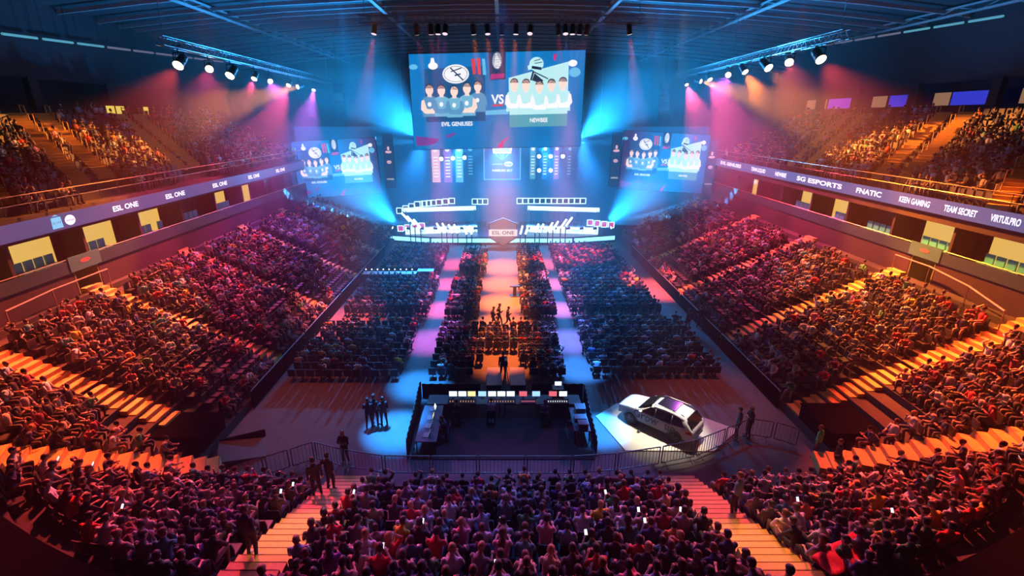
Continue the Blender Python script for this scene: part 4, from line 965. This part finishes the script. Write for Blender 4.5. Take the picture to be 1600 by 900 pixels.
monitor(3.05, 22.75, 1.24, .40, .26, m_s1, 'white monitor raised on a rack at the right control desk'); b = MB(); b.box((3.05, 22.75, .62), (.6, .5, 1.24)); b.box((3.05, 22.49, .95), (.5, .02, .3)); tag(b.obj('equipment_rack', m_case), 'dark equipment rack carrying a raised monitor behind the right control desk', 'rack')
m_amber = glow('console_amber', (1.0, .45, .08), 1.0); m_con = mat('console', (.07, .07, .08), .4)
def console(x, y, z, w, d, label, lit, rz=0.0):
    o = empty('mixing_console', (x, y, z), rz); b = MB(); b.loft([[Vector((sx * w / 2, -d / 2, 0)) for sx in (-1, 1)] + [Vector((sx * w / 2, d / 2, 0)) for sx in (1, -1)], [Vector((sx * w / 2, -d / 2, .06)) for sx in (-1, 1)] + [Vector((sx * w / 2, d / 2, .14)) for sx in (1, -1)]]); b.obj('console_body', m_con, o)
    b = MB(); 
    for k in range(10): b.box((-w * .42 + w * .084 * k * 1.1, -d * .1, .105), (.03, d * .35, .012))
    b.obj('faders', lit, o); return tag(o, label, 'console')
console(-2.1, 21.98, .76, 1.5, .32, 'mixing console with amber faders under the left monitors', m_amber); console(0, 21.98, .76, 1.5, .32, 'mixing console with amber faders under the middle monitors', m_amber)
console(2.9, 21.98, .76, 1.3, .32, 'mixing console with pale faders at the right control desk', m_s1); console(1.4, 21.98, .76, .8, .3, 'small dim console right of the middle monitors', m_s4)
for i, (y, rz, ms, nm) in enumerate(((21.35, 70, m_s1, 'white'), (20.6, 85, m_s2, 'amber'), (19.9, 95, m_s3, 'blue'), (19.2, 95, m_s3, 'blue'))):
    o = empty('laptop', (-3.6, y, .78), R(-rz)); b = MB(); b.box((0, 0, .012), (.38, .27, .022)); b.obj('keyboard_base', m_grey, o); b = MB(); b.box((0, .17, .13), (.38, .015, .25), rot=Matrix.Rotation(R(-18), 3, 'X')); b.obj('lid', m_lampbody, o)
    b = MB(); b.box((0, .160, .13), (.34, .008, .21), rot=Matrix.Rotation(R(-18), 3, 'X')); b.obj('screen', ms, o); tag(o, 'open laptop with %s screen, %s from the far end of the left side desk' % (nm, ordinal(i + 1)), 'laptop', 'laptops on the side desk')
for i, (x, y, sx, sy, sz, nm) in enumerate(((4.0, 21.1, .5, .5, .35, 'tall'), (3.9, 20.4, .55, .4, .22, 'flat'), (3.95, 19.8, .45, .4, .3, 'small'))):
    o = empty('gear_case', (x, y, .78)); b = MB(); b.box((0, 0, sz / 2), (sx, sy, sz)); b.obj('case_body', m_case, o); b = MB(); 
    for e in (-1, 1): b.box((e * sx / 2, 0, sz / 2), (.02, sy + .02, sz + .02))
    b.obj('case_edging', m_grey, o); tag(o, '%s dark gear case on the right side desk, %s from the far end' % (nm, ordinal(i + 1)), 'case', 'gear cases')
# drapes round the mixing area
def drape(a, c, h, label):
    a, c = Vector((*a, 0)), Vector((*c, 0)); d = c - a; L = d.length; d /= L; s = Vector((-d.y, d.x, 0)); b = MB(); n = int(L / .12); prev = None; vs = []; fs = []
    for k in range(n + 1):
        p = a + d * (L * k / n) + s * (.035 * math.sin(k * 1.7)); vs += [p, p + Vector((0, 0, h))]
        if k: fs.append((2 * k - 2, 2 * k, 2 * k + 1, 2 * k - 1))
    b.add(vs, fs); o = b.obj('drape', m_drape); md = o.modifiers.new('s', 'SOLIDIFY'); md.thickness = .02
    return tag(o, label, 'drape')
drape((-4.35, 18.3), (-4.55, 23.6), 1.15, 'black pleated drape along the left side of the mixing area'); drape((4.45, 18.6), (4.65, 23.6), .9, 'black pleated drape along the right side of the mixing area'); drape((-4.5, 23.65), (-1.2, 23.65), .9, 'black drape behind the left monitors of the mixing area'); drape((1.7, 23.65), (4.6, 23.65), .9, 'black drape behind the right monitors of the mixing area')
b = MB(); b.box((.05, 20.7, .02), (8.6, 4.6, .04)); tag(b.obj('stage_carpet', mat('black_carpet', (.05, .035, .035), .95, noise=.3, nscale=20)), 'dark carpet covering the floor of the mixing area', 'carpet')
# camera riser
m_riser = mat('riser_board', (.55, .42, .40), .7, noise=.1)
for x, nm in ((-.45, 'left'), (.95, 'right')): 
    o = empty('riser', (x, 25.4, 0)); b = MB(); b.box((0, 0, .38), (.88, 2.1, .05)); b.obj('deck_board', m_riser, o); b = MB(); b.box((0, 0, .17), (.84, 2.06, .34)); b.obj('riser_frame', m_blacksteel, o); tag(o, 'flat pale riser board %s of the tripod camera, behind the mixing area' % nm, 'platform')
o = empty('broadcast_camera', (.25, 25.3, 0)); b = MB()
for k in range(3): a = R(90 + 120 * k); b.tube((math.cos(a) * .21, math.sin(a) * .5, 0), (0, 0, 1.2), .022, n=6)
b.obj('tripod', m_blacksteel, o); b = MB(); b.box((0, .05, 1.38), (.16, .45, .26)); b.box((0, -.15, 1.57), (.10, .20, .10)); b.obj('camera_body', m_lampbody, o); b = MB(); b.tube((0, .27, 1.38), (0, .62, 1.38), .07, .09, 12); b.obj('lens', m_lampbody, o); tag(o, 'dark broadcast camera on a tripod between two pale riser boards', 'camera')
o = empty('camera_stand', (1.15, 40.2, 0)); b = MB(); b.box((0, 0, .95), (.9, .45, .1)); b.obj('top', m_lampbody, o); b = MB(); b.box((0, 0, .45), (.3, .3, .9)); b.box((0, 0, .03), (.7, .6, .06)); b.obj('pedestal', m_lampbody, o); tag(o, 'small dark pedestal standing on the lit middle aisle', 'stand')
# commentators' table at the left of the floor
o = table('production_table', -10.9, 44.6, 5.2, .9, .8, 'long lit production table between the left floor blocks', 0, True, m_white)
for i in range(9):
    x = -13.2 + .56 * i; o = empty('table_lamp', (x, 44.6, .8)); b = MB(); b.tube((0, 0, 0), (0, 0, .02), .08); b.tube((0, 0, 0), (0, 0, .3), .012, n=5); b.obj('base', m_lampbody, o); b = MB(); b.ball((0, 0, .33), .07, 8, 5); b.obj('lamp_head', glow('table_glow', (.9, .85, .8), 3), o); tag(o, 'small glowing table lamp, %s from the left on the long production table' % ordinal(i + 1), 'lamp', 'lamps on the production table')
o = empty('console_case', (-7.4, 44.6, 0)); b = MB(); b.box((0, 0, .5), (1.5, .8, 1.0)); b.obj('case_body', m_case, o); b = MB(); b.box((0, 0, 1.03), (1.56, .86, .08)); b.obj('lid', m_grey, o); tag(o, 'large grey topped case right of the production table', 'case')
b = MB()

# ------------------------------------------------------------------ car on its display floor
m_car = mat('car_paint', (.72, .73, .74), .28, .0); m_glass = mat('car_glass', (.01, .012, .015), .08); m_tyre = mat('tyre', (.015, .015, .015), .8); m_rim = mat('rim', (.25, .25, .27), .3, .9); m_lampred = mat('car_lamp', (.30, .02, .02), .2); m_lampw = mat('headlamp', (.8, .85, .9), .1, .3); m_trimc = mat('car_trim', (.03, .03, .03), .5); m_script = mat('car_script', (.04, .07, .11), .4)
b = MB(); b.prism([(5.0, 21.8, 0), (5.9, 19.0, 0), (10.1, 18.95, 0), (12.0, 20.6, 0), (8.6, 23.4, 0), (6.4, 23.0, 0)], (0, 0, .06)); tag(b.obj('display_floor', mat('cream_board', (.72, .66, .52), .6, noise=.08)), 'cream coloured display floor under the white car', 'platform')
o = empty('car', (8.05, 20.95, .06), math.atan2(.68, -.73))
prof = [(-2.28, .50, .86, .74, .80), (-2.22, .38, 1.02, .80, .84), (-2.05, .30, 1.16, .84, .80), (-1.72, .26, 1.62, .88, .60), (-1.0, .24, 1.70, .90, .62), (-.1, .24, 1.68, .90, .62), (.18, .24, 1.60, .90, .62), (.92, .24, 1.10, .89, .74), (1.4, .26, 1.05, .87, .70), (1.95, .30, .96, .82, .62), (2.2, .36, .84, .72, .56), (2.28, .48, .74, .60, .50)]
rings = []
for x, zb, zt, hw, tw in prof:
    belt = min(1.02, zt - .04); 
    half = [(hw * .92, zb), (hw, zb + .18), (hw * 1.0, (zb + belt) / 2 + .08), (hw * .97, belt), ((hw * .97 + tw) / 2 + .02, belt + (zt - belt) * .6), (tw, zt - .03 if zt > 1.2 else zt - .012), (tw * .5, zt + .015)]
    rings.append([Vector((x, y, z)) for y, z in half] + [Vector((x, -y, z)) for y, z in reversed(half)])
b = MB(); b.loft(rings); bo = b.obj('car_body', m_car, o, True); md = bo.modifiers.new('s', 'SUBSURF'); md.levels = md.render_levels = 2
# glass: one mesh per window, just outside the body
def pane(name, pts, m=m_glass, off=(0, 0, 0), th=.012):
    b = MB(); b.prism([Vector(p) + Vector(off) for p in pts], Vector(off) * .02 + Vector((0, 0, 0)) if False else (0, 0, th)); return b.obj(name, m, o)
for s in (-1, 1):
    y0, y1 = .888, .715
    b = MB(); 
    for q in ([(-1.02, y0, 1.06), (-.12, y0, 1.06), (-.12, y1, 1.54), (-1.0, y1, 1.55)], [(-.06, y0, 1.06), (.78, y0 - .02, 1.06), (.22, y1, 1.50), (-.06, y1, 1.53)], [(-1.78, y0 - .06, 1.12), (-1.08, y0, 1.07), (-1.06, y1, 1.54), (-1.52, y1, 1.47)]):
        pl = [(x, s * y, z) for x, y, z in q]; b.prism(pl, (0, s * .03, .01))
    b.obj('side_window', m_glass, o)
    b = MB(); b.box((.70, s * 1.0, 1.10), (.16, .20, .13)); b.obj('wing_mirror', m_car, o)
    b = MB(); b.prism([(-2.16, s * .80, .84), (-1.86, s * .895, .86), (-1.90, s * .895, .98), (-2.12, s * .80, 1.0)], (-.03, s * .03, 0)); b.obj('tail_lamp', m_lampred, o)
    b = MB(); b.ball((2.05, s * .62, .78), .14, 10, 6, 0, (1, .8, .6)); b.obj('headlamp', m_lampw, o)
    for x in (-1.32, 1.33):
        wb = empty('wheel', (x, s * .83, .35)); wb.parent = o
        b = MB(); n = 24; R0 = .35
        rr = lambda r, y: [Vector((math.cos(2 * math.pi * k / n) * r, y, math.sin(2 * math.pi * k / n) * r)) for k in range(n)]
        b.loft([rr(.24, -.11), rr(.33, -.12), rr(R0, -.07), rr(R0, .07), rr(.33, .12), rr(.24, .11)]); b.obj('tyre', m_tyre, wb, True)
        b = MB(); b.loft([rr(.235, -s * -.10 if False else s * .09), rr(.06, s * .10)])
        for k in range(5): a = 2 * math.pi * k / 5; b.tube((math.cos(a) * .05, s * .12, math.sin(a) * .05), (math.cos(a) * .23, s * .115, math.sin(a) * .23), .028, .022, 6)
        b.obj('rim', m_rim, wb)
        b = MB(); b.loft([[Vector((math.cos(a) * r, y, math.sin(a) * r)) for a in [math.pi * k / 12 for k in range(13)]] + [Vector((math.cos(a) * (r - .05), y, math.sin(a) * (r - .05))) for a in [math.pi * (12 - k) / 12 for k in range(13)]] for r, y in ((.44, s * .0), (.44, s * .085))]); b.obj('wheel_arch', m_trimc, wb)
b = MB(); b.prism([(.26, -.60, 1.585), (.26, .60, 1.585), (.94, .74, 1.13), (.94, -.74, 1.13)], (.03, 0, .03)); b.obj('windscreen', m_glass, o)
b = MB(); b.prism([(-1.76, -.60, 1.585), (-1.76, .60, 1.585), (-2.08, .70, 1.17), (-2.08, -.70, 1.17)], (-.04, 0, .02)); b.obj('rear_window', m_glass, o)
b = MB(); b.prism([(-1.05, -.50, 1.712), (-1.05, .50, 1.712), (-.02, .50, 1.70), (-.02, -.50, 1.70)], (0, 0, .012)); b.obj('glass_roof', m_glass, o)
for y in (-.62, .62): b = MB(); b.path([(-1.6, y, 1.64), (-1.5, y, 1.71), (-.1, y, 1.72), (.1, y, 1.64)], .02, 6); b.obj('roof_rail', m_grey, o)
b = MB(); b.box((2.26, 0, .62), (.06, .8, .2)); b.obj('grille', m_trimc, o); b = MB(); b.box((-2.285, 0, .72), (.02, .5, .12)); b.obj('number_plate', m_white, o)
b = MB(); b.box((-2.2, 0, .42), (.12, 1.4, .1)); b.box((2.16, 0, .38), (.12, 1.3, .1)); b.obj('bumper_trim', m_trimc, o)
Mt = frame((-.15, .91, .82), (-1, 0, 0), (0, -.12, 1)); text('lettering', 'Grow  up.', .62, Mt, m_script, o, 2.6, bold=.006, extrude=.012)
o.scale = (.89,) * 3; tag(o, 'white sport utility car with dark lettering along its side, on a cream display floor', 'car')

# ------------------------------------------------------------------ LED ribbons along the upper tiers
m_ribR = screen_mat('ribbon_right', [(0, (.01, .11, .34)), (1, (.02, .13, .40))], st=.75); m_ribL = screen_mat('ribbon_left', [(0, (.04, .07, .26)), (1, (.03, .08, .30))], st=.7)
m_rtext = glow('ribbon_text', (.95, .85, 1.0), 1.3)
o = empty('led_ribbon', (WR - .12, 40, 9.95)); b = MB(); b.box((0, -1, 0), (.14, 43.6, .85)); b.obj('display', m_ribR, o)
for body, ya, yb in (('EVIL GENIUSES', 59.4, 54.2), ('TEAM LIQUID', 51.9, 49.0), ('NEWBEE', 47.2, 45.3), ('SG ESPORTS', 43.6, 37.6), ('FNATIC', 36.0, 33.5), ('KEEN GAMING', 31.9, 29.5), ('TEAM SECRET', 28.5, 26.4), ('VIRTUS.PRO', 25.6, 24.0)):
    text('lettering', body, .5, frame((-.085, (ya + yb) / 2 - 40, 0), (0, -1, 0), (0, 0, 1)), m_rtext, o, abs(ya - yb), bold=.018)
tag(o, 'long blue LED ribbon with white team names below the right upper tier', 'sign')
o = empty('led_ribbon', (WL + .12, 40, 9.6)); b = MB(); b.box((0, -1, 0), (.14, 43.6, .85)); b.obj('display', m_ribL, o)
F = lambda y: frame((.085, y - 40, 0), (0, 1, 0), (0, 0, 1))
flat('emblem', [oval(0, 0, .34, .28)], F(26.75), m_rtext, o); text('lettering', 'intel', .22, F(26.75) @ Matrix.Translation((0, 0, .01)), S_['navy'], o, .5)
flat('emblem', [[(-.3, .3), (.3, .3), (.34, -.3), (-.34, -.3)], [(-.2, .36), (.2, .36), (0, .44)]], F(25.9), S_['sky'], o); text('lettering', 'ESL ONE', .16, F(25.9) @ Matrix.Translation((0, 0, .01)), S_['navy'], o, .5)
for y in (31, 36, 42, 48, 54): text('lettering', 'ESL ONE', .45, F(y), m_rtext, o, 2.2, bold=.015)
tag(o, 'long blue LED ribbon with two round emblems below the left upper tier', 'sign')
# glass-topped railings above the ribbons
for s, XW in ((-1, WL), (1, WR)):
    o = empty('balcony_railing', (XW - s * .02, 40, 10.35)); b = MB(); b.tube((0, -24, .95), (0, 20.8, .95), .03, n=6); b.tube((0, -24, .5), (0, 20.8, .5), .015, n=5); b.obj('rail', m_rail, o)
    for k in range(30): b = MB(); b.tube((0, -24 + 1.5 * k, 0), (0, -24 + 1.5 * k, .95), .022, n=5); b.obj('post', m_blacksteel, o)
    tag(o, 'thin metal railing along the front of the %s upper tier' % ('left' if s < 0 else 'right'), 'railing')
# teal seats in front of the suites
b = MB(); b.box((0, 0, .30), (.5, .5, .1)); tse = b.mesh('padded_chair', m_cyanseat); b = MB(); b.box((0, -.24, .58), (.5, .08, .55)); tsb = b.mesh('backrest', m_cyanseat)
for s, XW in ((-1, WL), (1, WR)):
    n = 0; y = 19.2
    while y < 46:
        y += .62
        if int((y - 18.6) / 4.6 * 3) % 3 == 2 or rng.random() < .12 or abs((y - 18.6 + 2.3) % 4.6 - 2.3) < .42: continue
        n += 1; d = bpy.data.objects.new('padded_chair', tse); COL.objects.link(d); d.location = (XW + s * .75, y, 6.93); d.rotation_euler = (0, 0, R(90) * s)
        e = bpy.data.objects.new('backrest', tsb); COL.objects.link(e); e.parent = d
        tag(d, 'teal padded seat, %s along the %s suite balcony from the near end' % (ordinal(n), 'left' if s < 0 else 'right'), 'seat', 'suite seats')
    o = empty('suite_balustrade', (XW - s * .05, 39, 6.7)); b = MB(); b.box((0, 0, .35), (.06, 43.5, .7)); b.obj('panel', mat('balcony_panel', (.008, .03, .04), .6), o); b = MB(); b.tube((0, -21.7, .78), (0, 21.7, .78), .03, n=6); b.obj('rail', m_rail, o); tag(o, 'dark blue balcony front of the %s suites' % ('left' if s < 0 else 'right'), 'balcony')
    y0, y1 = PORTAL[s]; M = frame((XW - s * .12, (y0 + y1) / 2, 7.15), (0, -s, 0), (0, 0, 1)); o = empty('portal_banner', M.translation); Ml2 = Matrix.Translation(-M.translation) @ M
    b = MB(); b.box((0, 0, -.03), (y1 - y0 + .5, .85, .05)); me = b.mesh('panel', mat('banner_teal', (.04, .16, .17), .6)); me.transform(Ml2); link('panel', me, o)
    flat('emblem', [oval(0, .05, .35, .12)], Ml2, mat('banner_red', (.45, .12, .12), .6), o, .01); tag(o, 'teal panel above the %s olive portal' % ('left' if s < 0 else 'right'), 'sign')
    M = frame((XW + s * 1.53, (y0 + y1) / 2 + .25 * s, 6.1), (0, -s, 0), (0, 0, 1)); o = empty('portal_sign', M.translation); b = MB(); b.box((0, 0, 0), (.7, .28, .03)); me = b.mesh('plate', glow('sign_yellow', (.9, .65, .25), .8)); me.transform(Matrix.Translation(-M.translation) @ M); link('plate', me, o); tag(o, 'small pale yellow sign inside the %s portal' % ('left' if s < 0 else 'right'), 'sign')
# segmented light tubes under the roof
m_cold = glow('cold_tube', (.12, .42, .55), .7); m_dimt = glow('dim_tube', (.18, .17, .26), .7)
for s, x, ys, z0 in ((-1, -34.6, 37.2, 20.5), (1, 36.0, 39.0, 21.9)):
    for i in range(9):
        y = ys + i * 3.2; z = z0 + i * .12; o = empty('light_tube', (x, y, z)); b = MB(); b.tube((0, 0, 0), (0, 2.7, .1), .09, n=8); b.obj('tube', m_cold if i < 3 else m_dimt, o); b = MB(); b.tube((0, .2, .08), (0, .2, max(.3, roof_z(x) - z)), .02, n=4); b.tube((0, 2.5, .16), (0, 2.5, max(.3, roof_z(x) - z)), .02, n=4); b.obj('hanger', m_blacksteel, o)
        tag(o, '%s light tube hanging under the roof, %s from the camera on the %s' % ('teal' if i < 3 else 'dim grey', ordinal(i + 1), 'left' if s < 0 else 'right'), 'light', 'light tubes under the roof')
# loudspeaker columns hanging in the blue haze
for x, y, px in ((-19.5, 62, 'left'), (19.5, 62, 'right')):
    o = empty('line_array_speaker', (x, y, 18.6)); 
    for k in range(8): b = MB(); b.box((0, -.1 * k * k * .05, -.5 * k), (1.1, .6, .46), rot=Matrix.Rotation(R(2.5 * k), 3, 'X')); b.obj('cabinet', m_lampbody, o)
    b = MB(); b.tube((0, 0, .2), (0, 0, roof_z(x) - 18.9), .03, n=4); b.obj('hanger', m_lampbody, o); tag(o, 'tall dark column of loudspeakers hanging %s of the large screen' % px, 'speaker')

# ------------------------------------------------------------------ haze, thicker round the stage
def haze(c, d, dens, label):
    m = bpy.data.materials.new('haze'); m.use_nodes = True; t = m.node_tree; t.nodes.clear(); o_ = t.nodes.new('ShaderNodeOutputMaterial'); v = t.nodes.new('ShaderNodeVolumeScatter')
    v.inputs['Color'].default_value = (.9, .95, 1, 1); v.inputs['Density'].default_value = dens; v.inputs['Anisotropy'].default_value = .25; t.links.new(v.outputs[0], o_.inputs['Volume'])
    b = MB(); b.box(c, d); o = b.obj('haze', m); return tag(o, label, 'haze', None, 'stuff')
haze((0, 53.5, 11.5), (66, 24, 22), .007, 'blue stage haze hanging between the side screens'); haze((0, 60, 10.5), (52, 10.5, 19), .010, 'denser haze close to the stage')
haze((.75, 34, 5.2), (28, 14.6, 9.8), .004, 'thin blue haze over the floor seats')

# ------------------------------------------------------------------ people who stand apart
BK = (.02, .02, .024)
def stand(p, px, py, z, rz, label, shirt=BK, hair='dark', sc=1.0, tr=(.02, .02, .025)):
    c = at_z(px, py, z); person(p, (c.x, c.y, z), rz, label, None, shirt, dict(HAIRS)[hair], False, sc, tr)
stand('walk', 770, 512, 0, R(-80), 'person in dark clothes walking on the lit middle aisle, left of three')
stand('walk', 779, 509, 0, R(-85), 'person in dark clothes walking on the lit middle aisle, middle of three', sc=1.06)
stand('walk', 793, 511, 0, R(-95), 'person in dark clothes walking on the lit middle aisle, right of three', sc=.98)
stand('arms', 578, 668, 0, R(10), 'dark dressed person at left of three standing on the floor left of the mixing area')
stand('stand', 587, 664, 0, R(-15), 'dark dressed person at centre of three standing on the floor left of the mixing area', sc=1.04)
stand('hip', 601, 664, 0, R(25), 'dark dressed person at right of three standing on the floor left of the mixing area', sc=.97)
stand('arms', 541, 722, 0, R(170), 'person in black standing behind the barrier near the left stairs', hair='fair')
stand('stand', 1150, 684, 0, R(60), 'person in blue jacket standing beside the car, left of two', (.06, .14, .20))
stand('arms', 1168, 682, 0, R(90), 'bald-looking person in black standing beside the car, right of two', hair='fair')
stand('stand', 1074, 516, 0, R(20), 'person in dark red top standing at the edge of the right floor block', (.16, .03, .04))
stand('hip', 1092, 512, 0, R(-30), 'person in black standing in the right side aisle, left of a pair')
stand('stand', 1100, 514, 0, R(150), 'person in black standing in the right side aisle, right of a pair', sc=1.05)
stand('arms', 1112, 500, 0, R(90), 'person in blue standing at the right side barrier', (.05, .10, .2))
stand('stand', 1068, 440, 0, R(90), 'person in dark clothes standing by the right barrier, nearest the stage'); stand('hip', 1079, 449, 0, R(100), 'person in grey standing by the right barrier, second from the stage', (.15, .15, .17))
stand('stand', 1014, 414, 0, R(90), 'lone dark figure standing on the pink lit right aisle near the stage')
stand('stand', 487, 515, 0, R(-90), 'person in white shirt standing at the left side barrier', (.7, .68, .68))
stand('stand', 786, 590, 0, 0, 'dark dressed camera operator standing between the two pale riser boards')
def on_stairs(p, s, y, dx, rz, label, shirt, hair='dark'):
    f = (17.0 - y) / 8.0; z = max(.12 + .25 * f, ZB + SL * (YN - y) + .1); person(p, (STAIR_X[s] + dx, y, z + .03), rz, label, None, shirt, dict(HAIRS)[hair], False, 1.03, (.02, .02, .03))
on_stairs('stand', -1, 10.3, -.45, R(-20), 'person in navy T-shirt standing low on the left stairs, seen from behind', (.05, .05, .09), 'brown')
on_stairs('hip', -1, 15.6, -.3, R(-20), 'person in black standing at the foot of the left stairs', BK)
on_stairs('stand', -1, 14.9, -.55, R(30), 'person in black standing near the foot of the left stairs, one step behind another', (.03, .03, .035))
on_stairs('hip', 1, 13.2, .5, R(40), 'person in blue jeans jacket leaning at the right stairs', (.10, .18, .30), 'brown')
c = at_z(1280, 700, .2); person('stand', (14.7, 18.6, 0), R(40), 'person in bright green shirt standing by the dark tunnel at right', None, (.10, .62, .22), HAIRS[1][1]); person('hip', (14.9, 17.6, 0), R(60), 'person in black standing by the dark tunnel at right, behind the green shirt', None, BK, HAIRS[0][1])
def op(x, y, rz, shirt, label, pz='lean'):
    person(pz, (x, y, .04), rz, label, None, shirt, HAIRS[1][1]); seat((x, y, .04), rz, 'dark chair under the ' + label.split(',')[0].replace('person in ', '') + ' operator', None)
op(-.55, 21.3, 0, (.30, .30, .34), 'person in grey shirt, leaning over the middle control desk'); op(-2.3, 21.2, R(10), BK, 'person in black top, working at the left control desk', 'phone'); op(2.2, 21.1, R(-8), (.05, .05, .09), 'person in navy top, working at the right control desk'); op(-2.75, 19.9, R(90), (.04, .06, .09), 'person in dark blue top, facing the left side desk', 'chin')
# glowing phones held in the end stand
b = MB(); b.box((0, 0, 0), (.075, .012, .15)); ph_b = b.mesh('phone', m_lampbody); b = MB(); b.box((0, -.008, 0), (.068, .006, .138)); ph_s = b.mesh('screen', glow('phone_glow', (.85, .92, 1), 2.2))
phone_n = 0
for o in list(PEOPLE):
    if o.data is PM['phone']['body'] and o.get('group') == 'seated audience of the end stand' and phone_n < 26:
        J = PR['phone'][0]; W = (J['Wl'] + J['Wr']) / 2; h = J['Wl'] + (J['Wl'] - J['El']).normalized() * .12
        if random.random() < .55:
            d = bpy.data.objects.new('phone', ph_b); COL.objects.link(d); M = Matrix.Translation(o.location) @ Matrix.Rotation(o.rotation_euler.z, 4, 'Z') @ Matrix.Diagonal((*o.scale, 1))
            d.matrix_world = M @ Matrix.Translation((h + Vector((.0, .02, .03)))) @ Matrix.Rotation(R(-35), 4, 'X'); e = bpy.data.objects.new('screen', ph_s); COL.objects.link(e); e.parent = d; phone_n += 1
            tag(d, 'lit phone of the ' + o['label'].split('person in ')[-1].replace(' hands held up,', ''), 'phone', 'lit phones in the end stand')

# red cloth spread over laps
a, c = at_z(1284, 890, 4.15), at_z(1350, 848, 3.85); d = c - a; up = Vector((-d.y, d.x, 0)).normalized() * .62; vs = []; fs = []
for i in range(13):
    for j in range(7):
        p = a + d * (i / 12) + up * (j / 6 - .5); p.z += .06 * math.sin(i * 1.3) * math.cos(j * .9) + .10 * (j / 6); vs.append(p)
        if i and j: q = i * 7 + j; fs.append((q, q - 1, q - 8, q - 7))
b = MB(); b.add(vs, fs); o = b.obj('flag', mat('red_cloth', (.75, .03, .03), .8), None, True); md = o.modifiers.new('s', 'SOLIDIFY'); md.thickness = .012
tag(o, 'red flag spread over the laps of people right of the right stairs', 'flag')
